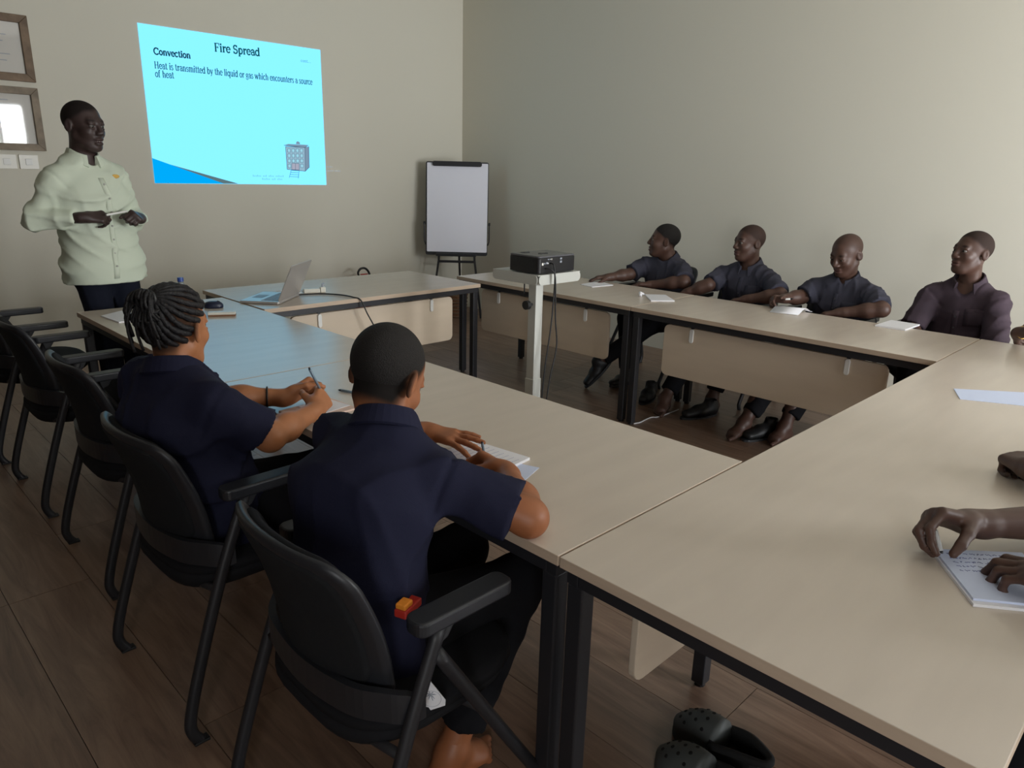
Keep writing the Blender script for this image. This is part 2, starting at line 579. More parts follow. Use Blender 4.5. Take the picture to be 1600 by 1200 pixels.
# ------------------------------------------------------------------ chairs
def superring(cx, cy, ax, ay, z, e=3.2, n=36):
    out = []
    for k in range(n):
        t = 2 * PI * k / n
        c, s_ = math.cos(t), math.sin(t)
        out.append((cx + ax * math.copysign(abs(c) ** (2 / e), c), cy + ay * math.copysign(abs(s_) ** (2 / e), s_), z))
    return out


def back_surface(u, v):
    """u -1..1 across, v 0..1 up"""
    hw = 0.205 + 0.03 * v - 0.02 * v * v
    x = -0.205 - 0.085 * v + 0.02 * math.sin(v * PI) + (0.075 - 0.02 * v) * abs(u) ** 2.2
    return np.array([x, hw * u, 0.49 + 0.36 * v - 0.012 * u * u * v])


def back_sheet(u0, u1, v0, v1, th, off, r, nu=16, nv=14):
    """curved slab with rounded corners"""
    def pt(u, v, o):
        e = 1e-3
        p = back_surface(u, v)
        n = np.cross(back_surface(u + e, v) - p, back_surface(u, v + e) - p)
        return p + n / np.linalg.norm(n) * o
    rings = []
    ol = rrect(u0 * 0.22, u1 * 0.22, v0 * 0.36, v1 * 0.36, r, 6)
    uc, vc = (u0 + u1) / 2, (v0 + v1) / 2
    ol = [(a / 0.22, c / 0.36) for a, c in ol]
    dense = []
    for i in range(len(ol)):
        a, c = np.array(ol[i]), np.array(ol[(i + 1) % len(ol)])
        m = max(1, int(np.linalg.norm((c - a) * (0.22, 0.36)) / 0.03))
        dense += [a + (c - a) * k / m for k in range(m)]
    for s in (0.0, 0.35, 0.7, 0.93, 1.0):
        rings.append([pt(uc + (p[0] - uc) * s, vc + (p[1] - vc) * s, off + th / 2 * (1 if s < 1 else 0.45)) for p in dense])
    for s in (1.0, 0.93, 0.7, 0.35, 0.0):
        rings.append([pt(uc + (p[0] - uc) * s, vc + (p[1] - vc) * s, off - th / 2 * (1 if s < 1 else 0.45)) for p in dense])
    return MB().loft(rings, cap=False)


def make_chair():
    t = thing('office_armchair', '', 'chair')
    rings = [superring(0.015, 0, 0.21, 0.215, 0.476), superring(0.012, 0, 0.232, 0.236, 0.468), superring(0.01, 0, 0.238, 0.242, 0.45)]
    MB().loft([superring(0.015, 0, 0.10, 0.10, 0.478)] + rings).build('seat', MT['seatf'], t, smooth=True)
    MB().loft([superring(0.01, 0, 0.238, 0.242, 0.4495), superring(0.0, 0, 0.232, 0.235, 0.425), superring(-0.01, 0, 0.205, 0.205, 0.395), superring(-0.015, 0, 0.14, 0.14, 0.372), superring(-0.015, 0, 0.04, 0.04, 0.367)]).build('seat_pan', MT['seatf'], t, smooth=True)
    bk = back_sheet(-1, 1, 0.0, 1.0, 0.022, 0.0, 0.055).build('backrest', MT['plastic2'], t, smooth=True)
    back_sheet(-0.84, 0.84, 0.13, 0.955, 0.014, -0.0085, 0.05).build('mesh_panel', MT['meshf'], bk, smooth=True)
    back_sheet(-0.86, 0.86, 0.10, 0.96, 0.03, 0.012, 0.05).build('cushion', MT['seatf'], bk, smooth=True)
    path = [(-0.105, 0.262, 0.512), (-0.13, 0.252, 0.515), (-0.165, 0.220, 0.52), (-0.205, 0.15, 0.52), (-0.222, 0, 0.515)]
    path = path + [(x, -y, z) for x, y, z in path[:-1][::-1]]
    P = spline(path, 5)
    rg = []
    for i, p in enumerate(P):
        a, c = P[max(i - 1, 0)], P[min(i + 1, len(P) - 1)]
        d = c - a
        nrm = np.array([d[1], -d[0], 0])
        nrm /= np.linalg.norm(nrm)
        hh = 0.022 + 0.012 * min(1, abs(i - 0) / 6, abs(len(P) - 1 - i) / 6)
        rg.append([p + nrm * a_ + np.array([0, 0, z_]) for a_, z_ in ((0.010, -hh), (0.010, hh), (-0.006, hh), (-0.006, -hh))])
    MB().loft(rg).build('back_band', MT['plastic2'], t, smooth=False)
    for s in (1, -1):
        rl = spline([(-0.252, s * 0.275, 0.0), (-0.272, s * 0.275, 0.035), (-0.273, s * 0.275, 0.085), (-0.235, s * 0.273, 0.22), (-0.15, s * 0.268, 0.47), (-0.065, s * 0.262, 0.672)], 5)
        o = MB().tube(rl, 0.0165, 8, flat=0.8).build('rear_leg', MT['frame'], t, smooth=True)
        MB().box(-0.275, -0.232, s * 0.275 - 0.014, s * 0.275 + 0.014, 0.0, 0.008).build('foot_glide', MT['cable'], o, 0.002)
        fl_ = spline([(0.268, s * 0.275, 0.0), (0.28, s * 0.275, 0.04), (0.248, s * 0.275, 0.10), (0.085, s * 0.27, 0.36), (-0.078, s * 0.264, 0.622)], 5)
        MB().tube(fl_, 0.0155, 8, flat=0.8).build('front_leg', MT['frame'], t, smooth=True)
        a = MB().prism(rrect(-0.125, 0.125, -0.029, 0.029, 0.022, 5), (0.672, 0.704), (0, s * 0.25, 0)).build('armrest', MT['plastic2'], t, 0.006, 3)
        MB().prism([(-0.085, 0.675), (-0.03, 0.675), (-0.05, 0.645), (-0.075, 0.635)], (-0.012, 0.012), (0, s * 0.258, 0), ((1, 0, 0), (0, 0, 1), (0, 1, 0))).build('arm_bracket', MT['plastic'], a, 0.003)
    for x, z in ((-0.165, 0.43), (0.045, 0.42)):
        MB().tube([(x, -0.268, z), (x, -0.15, z - 0.03), (x, 0.15, z - 0.03), (x, 0.268, z)], 0.011, 8).build('crossbar', MT['frame'], t, smooth=True)
    return t


G = 'black office armchairs'
proto = make_chair()
CH = [  # x, y, facing, label
    (-0.20, 0.33, 0.0, 'black armchair nearest the camera, its sitter in navy writing'),
    (-0.22, 1.135, 0.02, 'black armchair under the person in navy who holds the grey pen'),
    (-0.15, 2.017, 0.0, 'empty black armchair directly behind the person holding the grey pen'),
    (-0.15, 2.88, 0.0, 'empty black armchair, second beyond the person holding the grey pen'),
    (-0.165, 3.70, 0.0, 'empty black armchair at the left picture edge beside the presenter'),
    (3.66, 2.26, PI, 'black armchair of the seated person closest to the flip chart'),
    (3.66, 1.61, PI, 'black armchair of the second seated person from the flip chart'),
    (3.66, 0.94, PI, 'black armchair of the person looking down at a curling sheet'),
    (3.68, 0.27, PI, 'black armchair of the person in the worn plum shirt'),
    (0.72, -1.14, PI / 2, 'black armchair of the person writing on the lined pad at the right edge'),
    (1.62, -1.16, PI / 2, 'black armchair of the person with the gold bracelet and clenched hand'),
    (2.95, -1.14, PI / 2, 'black armchair of the person in the far right corner of the tables'),
]
for i, (x, y, a, lb) in enumerate(CH):
    o = proto if i == 0 else copy_tree(proto)
    o.location = (x, y, 0)
    o.rotation_euler = (0, 0, a)
    tag(o, lb, 'chair', G)

# ------------------------------------------------------------------ implicit surfaces for bodies and clothes
def N_(v):
    v = np.array(v, float)
    return v / (np.linalg.norm(v) + 1e-12)


class S:
    def __init__(s):
        s.p = []
        s.lo, s.hi = np.full(3, 1e9), np.full(3, -1e9)
        s.wr = None
        s.seams = []

    def _bb(s, pts, r):
        for p in pts:
            s.lo = np.minimum(s.lo, np.array(p) - r)
            s.hi = np.maximum(s.hi, np.array(p) + r)

    def cap(s, a, b, ra, rb, k=0.0, op='u', cut=None):
        a, b = np.array(a, float), np.array(b, float)

        def f(P):
            ab = b - a
            q = P - a
            t = np.clip(q @ ab / (ab @ ab + 1e-12), 0, 1)
            d = np.linalg.norm(q - t[:, None] * ab, axis=1) - (ra + (rb - ra) * t)
            if cut is not None:                     # keep the side where (P - point).normal < 0
                d = np.maximum(d, (P - cut[0]) @ cut[1])
            return d
        s.p.append((op, k, f))
        if op == 'u':
            s._bb((a, b), max(ra, rb))
        return s

    def ell(s, c, r, A=np.eye(3), k=0.0, op='u'):
        c, r = np.array(c, float), np.array(r, float)

        def f(P):
            q = (P - c) @ A.T
            k0 = np.linalg.norm(q / r, axis=1)
            k1 = np.linalg.norm(q / (r * r), axis=1) + 1e-9
            return k0 * (k0 - 1) / k1
        s.p.append((op, k, f))
        if op == 'u':
            s._bb((c,), max(r))
        return s

    def ecap(s, a, b, wa, da, wb, db, left, k=0.04):
        a, b = np.array(a, float), np.array(b, float)
        ax = N_(b - a)
        L = N_(np.array(left) - ax * np.dot(left, ax))
        F = np.cross(L, ax)
        ln = np.linalg.norm(b - a)

        def f(P):
            q = P - a
            z = q @ ax
            t = np.clip(z / ln, 0, 1)
            w_, d_ = wa + (wb - wa) * t, da + (db - da) * t
            zz = (z - t * ln) / np.minimum(w_, d_)
            r = np.sqrt(((q @ L) / w_) ** 2 + ((q @ F) / d_) ** 2 + zz ** 2)
            return (r - 1) * np.minimum(w_, d_)
        s.p.append(('u', k, f))
        s._bb((a, b), max(wa, da, wb, db))
        return s

    def plane(s, pt, n):                            # cut everything on the side n points to
        pt, n = np.array(pt, float), N_(n)
        s.p.append(('i', 0.0, lambda P: (P - pt) @ n))
        return s

    def wrinkle(s, amp, seed, freq=55):
        r = np.random.RandomState(seed)
        D = r.normal(size=(4, 3)) * (1, 1, 0.55)
        D /= np.linalg.norm(D, axis=1)[:, None]
        s.wr = (amp, D * freq * r.uniform(0.55, 1.3, size=(4, 1)), r.uniform(0, 6.3, 4))
        return s

    def __call__(s, P):
        d = None
        for op, k, f in s.p:
            e = f(P)
            if d is None:
                d = e
            elif op == 'u':
                if k > 0:
                    h = np.clip(0.5 + 0.5 * (d - e) / k, 0, 1)
                    d = d + (e - d) * h - k * h * (1 - h)
                else:
                    d = np.minimum(d, e)
            elif op == 's':
                e = -e
                if k > 0:
                    h = np.clip(0.5 - 0.5 * (d - e) / k, 0, 1)
                    d = d + (e - d) * h + k * h * (1 - h)
                else:
                    d = np.maximum(d, e)
            else:
                d = np.maximum(d, e)
        for c_, ax_ in s.seams:
            r_ = P - c_
            d = d + 0.006 * np.exp(-((r_ @ ax_) / 0.007) ** 2) * (np.einsum('ij,ij->i', r_, r_) < 0.0121)
        if s.wr:
            am, D, ph = s.wr
            lo_ = P @ np.roll(D, 1, 0).T * 0.31
            q = 1 - np.abs(np.sin(0.5 * (P @ D.T) + ph + 1.1 * np.sin(lo_ + ph)))
            d = d - am * ((q ** 2.2) * (0.5 + 0.5 * np.sin(0.7 * lo_ + 2 * ph))).sum(1) + am * 0.5
        return d

    def mesh(s, h):
        lo = s.lo - 3.1 * h - 0.012
        n = np.ceil((s.hi + 3 * h + 0.012 - lo) / h).astype(int) + 1
        B = 6
        nb = -(-n // B)
        n = nb * B
        ci = np.stack(np.meshgrid(*[np.arange(m) for m in nb], indexing='ij'), -1).reshape(-1, 3)
        cd = s(lo + (ci * B + (B - 1) / 2) * h)
        act = (np.abs(cd) < h * B * 1.15 + 0.03).reshape(nb)
        sg = np.where(cd < 0, -1., 1.).reshape(nb)
        rep = lambda A: A.repeat(B, 0).repeat(B, 1).repeat(B, 2)
        D = rep(sg)
        idx = np.nonzero(rep(act))
        D[idx] = s(lo + np.stack(idx, 1) * h)
        I = D < 0
        c = np.zeros(n - 1, np.int8)
        offs = [(i, j, k) for i in (0, 1) for j in (0, 1) for k in (0, 1)]
        for i, j, k in offs:
            c += I[i:n[0] - 1 + i, j:n[1] - 1 + j, k:n[2] - 1 + k]
        cells = np.nonzero((c > 0) & (c < 8))
        vid = np.full(n - 1, -1, np.int64)
        vid[cells] = np.arange(len(cells[0]))
        cv = np.stack([D[cells[0] + i, cells[1] + j, cells[2] + k] for i, j, k in offs], 1)
        acc, cnt = np.zeros((len(cv), 3)), np.zeros(len(cv))
        O = np.array(offs, float)
        for a in range(8):
            for b_ in range(a + 1, 8):
                if abs(O[a] - O[b_]).sum() != 1:
                    continue
                m = (cv[:, a] < 0) != (cv[:, b_] < 0)
                t = cv[m, a] / (cv[m, a] - cv[m, b_])
                acc[m] += O[a] + t[:, None] * (O[b_] - O[a])
                cnt[m] += 1
        V = lo + (np.stack(cells, 1) + acc / cnt[:, None]) * h
        Q = []
        for ax in range(3):
            sl0, sl1 = [slice(None)] * 3, [slice(None)] * 3
            sl0[ax], sl1[ax] = slice(0, -1), slice(1, None)
            A, Bv = I[tuple(sl0)], I[tuple(sl1)]
            e = np.stack(np.nonzero(A != Bv), 1)
            u, v = (ax + 1) % 3, (ax + 2) % 3
            ok = (e[:, u] > 0) & (e[:, v] > 0) & (e[:, u] < n[u] - 1) & (e[:, v] < n[v] - 1)
            e = e[ok]
            ins = A[tuple(e.T)]
            du, dv = np.zeros(3, int), np.zeros(3, int)
            du[u], dv[v] = 1, 1
            q = np.stack([vid[tuple((e - du - dv).T)], vid[tuple((e - dv).T)], vid[tuple(e.T)], vid[tuple((e - du).T)]], 1)
            q[~ins] = q[~ins][:, ::-1]
            Q.append(q)
        Q = np.concatenate(Q)
        Q = Q[(Q >= 0).all(1)]
        return V, Q


def np_mesh(name, parts):
    V = np.concatenate([p[0] for p in parts])
    off, F = 0, []
    for v, q in parts:
        F.append(q + off)
        off += len(v)
    F = np.concatenate(F)
    me = bpy.data.meshes.new(name)
    me.vertices.add(len(V))
    me.vertices.foreach_set('co', V.ravel())
    me.loops.add(F.size)
    me.loops.foreach_set('vertex_index', F.ravel().astype(np.int32))
    me.polygons.add(len(F))
    me.polygons.foreach_set('loop_start', np.arange(0, F.size, 4, dtype=np.int32))
    me.polygons.foreach_set('loop_total', np.full(len(F), 4, np.int32))
    me.update(calc_edges=True)
    return me


def frame3(yaw, pitch, roll=0.0):
    """rows forward, left, up"""
    cy, sy, cp, sp = math.cos(yaw), math.sin(yaw), math.cos(pitch), math.sin(pitch)
    F, L = np.array([cy * cp, sy * cp, sp]), np.array([-sy, cy, 0.])
    U = np.cross(F, L)
    c, s_ = math.cos(roll), math.sin(roll)
    return np.array([F, c * L + s_ * U, -s_ * L + c * U])


def head_sdf(s, c, A, sc_, jaw=1.0, mouth_open=0.0, lid=0.0):
    T = lambda x, y, z: c + (np.array([x, y, z]) * sc_) @ A
    s.ell(T(-0.012, 0, 0.032), np.array([0.098, 0.077, 0.086]) * sc_, A)
    s.ell(T(0.030, 0, -0.042), np.array([0.064, 0.059 * jaw, 0.080]) * sc_, A, k=0.03)
    s.ell(T(0.068, 0, -0.104), np.array([0.022, 0.026, 0.018]) * sc_, A, k=0.03)
    for e in (1, -1):
        s.cap(T(-0.004, e * 0.049 * jaw, -0.055), T(0.05, e * 0.026, -0.1), 0.02 * sc_, 0.016 * sc_, k=0.03)
        s.ell(T(0.058, e * 0.041, -0.030), np.array([0.025, 0.02, 0.02]) * sc_, A, k=0.025)
    s.cap(T(0.076, 0.034, 0.022), T(0.076, -0.034, 0.022), 0.0125 * sc_, 0.0125 * sc_, k=0.02)
    for e in (1, -1):
        s.ell(T(0.104, e * 0.032, 0.001), np.array([0.018, 0.019, 0.0125]) * sc_, A, k=0.012, op='s')
    s.cap(T(0.090, 0, 0.010), T(0.108, 0, -0.030), 0.0085 * sc_, 0.0125 * sc_, k=0.012)
    for e in (1, -1):
        s.ell(T(0.099, e * 0.0145, -0.034), np.array([0.013, 0.0095, 0.009]) * sc_, A, k=0.008)
        s.ell(T(0.0805, e * 0.032, 0.0105 - lid), np.array([0.0135, 0.019, 0.0065]) * sc_, A, k=0.006)
        s.ell(T(0.0795, e * 0.032, -0.0105), np.array([0.0128, 0.018, 0.0058]) * sc_, A, k=0.006)
    s.ell(T(0.090, 0, -0.0615), np.array([0.0135, 0.027, 0.0085]) * sc_, A, k=0.008)
    s.ell(T(0.089, 0, -0.078 - mouth_open * 0.5), np.array([0.0135, 0.024, 0.0095]) * sc_, A, k=0.008)
    s.ell(T(0.106, 0, -0.0695 - mouth_open * 0.3), np.array([0.016, 0.028, 0.0022 + mouth_open * 0.4]) * sc_, A, k=0.003, op='s')
    for e in (1, -1):
        E_ = np.array([A[0] * 0.94 - e * A[1] * 0.34, A[1] * 0.94 + e * A[0] * 0.34, A[2]])
        s.ell(T(-0.012, e * 0.081, -0.006), np.array([0.020, 0.008, 0.032]) * sc_, E_, k=0.006)
        s.ell(T(-0.006, e * 0.089, -0.004), np.array([0.010, 0.006, 0.018]) * sc_, E_, k=0.006, op='s')


FL = ((0.045, 0.027, 0.021), (0.049, 0.031, 0.022), (0.045, 0.029, 0.021), (0.035, 0.022, 0.019))


def hand_sdf(s, Wp, D, Np, right, curl, spread=0.08, thumb=((0.62, 0.70, 0.25), (0.85, 0.35, 0.35)), sz=1.0):
    D = N_(D)
    Np = N_(np.array(Np, float) - D * np.dot(Np, D))
    T = np.cross(D, Np) * (1 if right else -1)
    Wp = np.array(Wp, float)
    kx = [0.088, 0.092, 0.087, 0.078]
    ky = [0.029, 0.0095, -0.010, -0.028]
    s.cap(Wp - D * 0.02, Wp + D * 0.02 * sz, 0.025 * sz, 0.024 * sz, k=0.02)
    for i in range(4):
        kn = Wp + (D * kx[i] + T * ky[i]) * sz
        s.cap(Wp + (D * 0.018 + T * ky[i] * 0.55) * sz, kn, 0.0155 * sz, 0.0122 * sz, k=0.014)
        p, th = kn, 0.0
        r0 = (0.0095, 0.0098, 0.0093, 0.0082)[i] * sz
        cl = curl[i] if hasattr(curl[0], '__len__') else curl
        sp_ = spread * (1.5, 0.4, -0.6, -1.6)[i]
        for j in range(3):
            th += math.radians(cl[j])
            d = N_((D + T * sp_) * math.cos(th) + Np * math.sin(th))
            q = p + d * FL[i][j] * sz
            s.cap(p, q, r0 * (1, 0.93, 0.85)[j], r0 * (0.93, 0.85, 0.74)[j], k=0.004 if j else 0.007)
            p = q
    b0 = Wp + (D * 0.022 + T * 0.022 + Np * 0.006) * sz
    v1, v2 = [N_(D * t[0] + T * t[1] + Np * t[2]) for t in thumb]
    b1 = b0 + v1 * 0.046 * sz
    b2 = b1 + N_(v1 + v2) * 0.033 * sz
    b3 = b2 + v2 * 0.025 * sz
    s.cap(b0, b1, 0.0165 * sz, 0.0125 * sz, k=0.016)
    s.cap(b1, b2, 0.0115 * sz, 0.0105 * sz, k=0.005)
    s.cap(b2, b3, 0.0105 * sz, 0.0085 * sz, k=0.004)
    return dict(D=D, T=T, N=Np)


FIST = (72, 88, 55)
RELAX = (22, 30, 20)
FLAT = (6, 10, 8)
PENH = ((48, 52, 28), (55, 62, 34), (64, 78, 45), (68, 82, 48))


def foot_sdf(s, ank, toe, sz=1.0, bare=True):
    """ankle joint and the ground point under the big toe tip; heel behind"""
    ank, toe = np.array(ank, float), np.array(toe, float)
    D = N_(np.array([toe[0] - ank[0], toe[1] - ank[1], 0]))
    z0 = toe[2]
    Lf = np.array([-D[1], D[0], 0])
    g = lambda x, y, z: np.array([ank[0], ank[1], z0]) + D * x + Lf * y + np.array([0, 0, z])
    s.cap(ank, g(-0.035, 0, 0.035), 0.035 * sz, 0.034 * sz, k=0.03)
    s.ecap(g(-0.03, 0, 0.032), g(0.09, 0, 0.034), 0.032, 0.03, 0.042, 0.024, Lf, k=0.02)
    s.cap(ank + D * 0.01, g(0.09, 0, 0.03), 0.034, 0.022, k=0.03)
    for i, y in enumerate((0.026, 0.009, -0.006, -0.02, -0.033)):
        l = 0.155 - 0.012 * i
        s.cap(g(0.10, y * 0.95, 0.02), g(l, y, 0.013), 0.014 if i == 0 else 0.011, 0.0125 if i == 0 else 0.009, k=0.005)


def ik(a, c, l1, l2, hint):
    a, c = np.array(a, float), np.array(c, float)
    d = c - a
    L = min(np.linalg.norm(d), (l1 + l2) * 0.999)
    u = N_(d)
    x = (l1 * l1 - l2 * l2 + L * L) / (2 * L)
    y = math.sqrt(max(l1 * l1 - x * x, 1e-6))
    h = np.array(hint, float) - a
    h = N_(h - u * (h @ u))
    return a + u * x + h * y


def march(sd, p, d, n=60):
    p = np.array(p, float)
    for _ in range(n):
        e = float(sd(p[None])[0])
        if e < 0.0004:
            return p
        p = p + d * max(e * 0.7, 0.0005)
    return None


def ribbon_on(sd, pts, d, width, side, off, name, m, parent):
    rows = []
    for p in pts:
        row = []
        for e in (-0.5, -0.17, 0.17, 0.5):
            q = march(sd, np.array(p) - d * 0.3 + side * width * e, d)
            if q is None:
                break
            row.append(q - d * off * (1 if abs(e) < 0.4 else 0.4))
        if len(row) == 4:
            rows.append(row)
    if len(rows) < 2:
        return None
    back = [[q + d * 0.004 for q in r] for r in rows]
    b_ = MB()
    n = len(rows)
    vs = [q for r in rows for q in r] + [q for r in back for q in r]
    fs = []
    for i in range(n - 1):
        for k in range(3):
            fs.append((i * 4 + k, i * 4 + k + 1, (i + 1) * 4 + k + 1, (i + 1) * 4 + k))
        fs.append((i * 4, (i + 1) * 4, 4 * n + (i + 1) * 4, 4 * n + i * 4))
        fs.append((i * 4 + 3, 4 * n + i * 4 + 3, 4 * n + (i + 1) * 4 + 3, (i + 1) * 4 + 3))
    fs.append((0, 1, 2, 3, 4 * n + 3, 4 * n + 2, 4 * n + 1, 4 * n))
    e0 = (n - 1) * 4
    fs.append((e0, e0 + 1, e0 + 2, e0 + 3, 4 * n + e0 + 3, 4 * n + e0 + 2, 4 * n + e0 + 1, 4 * n + e0))
    return b_.add(vs, fs).build(name, m, parent, smooth=True)


def collar(nb, ax, F, m, parent, r=0.066, hgt=0.036, gap=26, stretch=1.0):
    """folded shirt collar round the neck: nb centre at the base, ax up, F forward"""
    ax = N_(ax)
    F = N_(np.array(F) - ax * np.dot(F, ax))
    L = np.cross(ax, F)
    rings = []
    n = 28
    for i in range(n + 1):
        a = math.radians(gap + (360 - 2 * gap) * i / n)
        fr = max(0.0, math.cos(a))                  # 1 at the front
        dr = F * math.cos(a) * 1.08 + L * math.sin(a)
        bk_ = 1 - fr
        c0 = np.array(nb) + F * 0.006
        top = hgt * (0.62 + 0.38 * bk_) - 0.012 * fr
        tip = 0.030 * fr ** 2 * stretch
        rings.append([c0 + dr * (r - 0.003) + ax * (-0.012 - 0.03 * fr), c0 + dr * (r - 0.004) + ax * (top - 0.004),
                      c0 + dr * r + ax * top, c0 + dr * (r + 0.006) + ax * (top - 0.001),
                      c0 + dr * (r + 0.021 + 0.010 * fr) + ax * (-0.008 - 0.012 * fr - tip), c0 + dr * (r + 0.016 + 0.010 * fr) + ax * (-0.012 - 0.012 * fr - tip)])
    return MB().loft(rings).build('collar', m, parent, smooth=False)


def person(label, P, group=None):
    """P: dict of joints (world metres) and looks; builds body, hair, shirt, trousers"""
    pel = np.array(P['pelvis'], float)
    t = thing('person', label, 'person', (pel[0], pel[1], 0), 0, group)
    org = np.array([pel[0], pel[1], 0.])
    skin, hs, hsc = P['skin'], P.get('h', 0.006), P.get('hscale', 1.0)
    neck, head = np.array(P['neck'], float), np.array(P['head'], float)
    sl, sr = np.array(P['sh'][0], float), np.array(P['sh'][1], float)
    A = frame3(*P['look'])
    Ls = N_(sl - sr)
    Lp = N_(P.get('pleft', Ls))
    chest = P.get('chest')
    chest = np.array(chest, float) if chest is not None else pel + (neck - pel) * 0.68
    waist = np.array(P['waist'], float) if 'waist' in P else pel + (chest - pel) * 0.45
    up = N_(neck - chest)
    F = N_(np.cross(Ls, up))
    bw = P.get('bw', 1.0)
    bd = P.get('bd', 1.0)
    hipw = P.get('hipw', 1.0)

    def torso(s, g, k=0.05):
        s.ecap(pel, waist, 0.165 * bw * hipw + g, 0.115 * bd + g, 0.15 * bw + g, 0.105 * bd + g, Lp, k=k)
        s.ecap(waist, chest, 0.15 * bw + g, 0.105 * bd + g, 0.168 * bw + g, 0.112 * bd + g, Ls, k=k)
        s.ecap(chest, neck - up * 0.035, 0.168 * bw + g, 0.112 * bd + g, 0.095 * bw + g * 0.5, 0.062 + g * 0.5, Ls, k=k)
        for q in (sl, sr):
            s.cap(neck - up * 0.03, q, 0.046 + g * 0.5, 0.046 * bw + g * 0.7, k=0.05)

    parts = []
    hd = S()
    head_sdf(hd, head, A, hsc, P.get('jaw', 1.0), P.get('mouth', 0.0), P.get('lid', 0.0))
    nr = P.get('nr', 0.054)
    hd.cap(head - A[2] * 0.05 - A[0] * 0.018, neck - up * 0.01, nr, nr + 0.005, k=0.025)
    hd.ecap(neck - up * 0.05, chest, 0.085, 0.055, 0.15 * bw, 0.10 * bd, Ls, k=0.04)
    parts.append(hd.mesh(P.get('hh', 0.0055)))
    tor = S()
    torso(tor, -0.008)
    for hip, kn, an in P['legs']:
        tor.cap(hip, kn, 0.07, 0.048, k=0.04)
        tor.cap(kn, an, 0.046, 0.034, k=0.02)
    parts.append(tor.mesh(0.016))
    arms = []
    for i, a in enumerate(P['arms']):               # left, right
        sh = (sl, sr)[i]
        wr = np.array(a['w'], float)
        el = np.array(a['e'], float) if 'e' in a else ik(sh, wr, 0.29, 0.26, a['hint'])
        s = S()
        ar = P.get('ar', 1.0)
        s.cap(sh, el, 0.049 * ar, 0.041 * ar, k=0.02)
        md = el + (wr - el) * 0.35
        s.cap(el, md, 0.040 * ar, 0.041 * ar, k=0.03)
        s.cap(md, wr, 0.041 * ar, 0.026 * (0.5 + 0.5 * ar), k=0.03)
        if a.get('hand', True):
            hf = hand_sdf(s, wr, a['D'], a['N'], i == 1, a.get('curl', RELAX), a.get('spread', 0.08), a.get('thumb', ((0.62, 0.70, 0.25), (0.85, 0.35, 0.35))), P.get('handsz', 1.0))
        parts.append(s.mesh(hs))
        arms.append((sh, el, wr))
    for f in P.get('feet', []):
        s = S()
        s.cap(f['ank'], f['knee'], 0.033, 0.045, k=0.01)
        foot_sdf(s, f['ank'], f['toe'])
        parts.append(s.mesh(0.006))
    for p in parts:
        p[0][:] -= org
    bme = np_mesh('body', parts)
    V = np.concatenate([p[0] for p in parts]) + org
    q = (V - head) @ A.T / hsc
    near = np.linalg.norm(q, axis=1) < 0.16
    sm = lambda x: np.clip(x, 0, 1) ** 2 * (3 - 2 * np.clip(x, 0, 1))
    hm = np.zeros(len(V))
    st_ = P.get('hair', ('', 0.0))[1]
    hn = N_(P.get('hn', (-0.62, 0, 0.78)))
    if st_:
        d = (q - (-0.012, 0, 0.032)) @ hn + 0.004 * np.sin(q[:, 1] * 90) * np.sin(q[:, 0] * 70)
        hm = sm((d + P.get('hline', 0.018) + 0.012) / 0.026) * st_
        hm *= sm((q[:, 2] + 0.098) / 0.045)
        hm *= 1 - np.exp(-(((q[:, 0] + 0.004) / 0.022) ** 2 + ((np.abs(q[:, 1]) - 0.085) / 0.016) ** 2 + ((q[:, 2] + 0.006) / 0.032) ** 2) ** 2)
    br = np.exp(-(((q[:, 0] - 0.085) / 0.024) ** 2 + ((np.abs(q[:, 1]) - 0.034) / 0.019) ** 2 + ((q[:, 2] - 0.0255) / 0.0055) ** 2) ** 2)
    hm = np.maximum(hm, br * 0.75) * near
    lp = np.exp(-(((q[:, 0] - 0.098) / 0.02) ** 2 + (q[:, 1] / 0.026) ** 2 + ((q[:, 2] + 0.070) / 0.014) ** 2) ** 2) * near
    for nm, vals in (('hair', hm), ('lip', lp)):
        bme.attributes.new(nm, 'FLOAT', 'POINT').data.foreach_set('value', vals.astype(np.float32))
    body = link('body', bme, MT[skin], t, True)
    # eyes
    for e in (1, -1):
        c = head - org + (np.array([0.0785, e * 0.032, 0.0005]) * hsc) @ A
        bm = bmesh.new()
        bmesh.ops.create_uvsphere(bm, u_segments=14, v_segments=10, radius=0.0125 * hsc, matrix=Matrix.Translation(c))
        me = bpy.data.meshes.new('eye')
        bm.to_mesh(me)
        bm.free()
        eye = link('eye', me, MT['eyew'], body, True)
        g = np.array(P.get('gaze', (1, 0, -0.15)))
        gd = N_(g) @ A
        bm = bmesh.new()
        bmesh.ops.create_uvsphere(bm, u_segments=12, v_segments=8, radius=0.0082 * hsc, matrix=Matrix.Translation(c + gd * 0.0056 * hsc))
        me = bpy.data.meshes.new('iris')
        bm.to_mesh(me)
        bm.free()
        link('iris', me, MT['iris'], eye, True)
    # cropped hair: a thin shell that tapers into the scalp
    if P.get('hair', ('', 0))[0] == 'crop':
        th = P['hair'][2]
        s = S()
        T = lambda x, y, z: head + (np.array([x, y, z]) * hsc) @ A
        c0 = np.array([-0.012, 0, 0.032]) + hn * th
        s.ell(T(*c0), (np.array([0.098, 0.077, 0.086]) + 0.0012) * hsc, A)
        for e in (1, -1):                           # clear the ears
            s.ell(T(0.0, e * 0.085, -0.012), np.array([0.034, 0.026, 0.036]) * hsc, A, k=0.010, op='s')
        V, Q = s.mesh(0.005)
        link('hair', np_mesh('hair', [(V - org, Q)]), MT['hair'], t, True)
    # shirt
    g = P.get('loose', 0.014)
    s = S()
    torso(s, g)
    hem = P.get('hem')
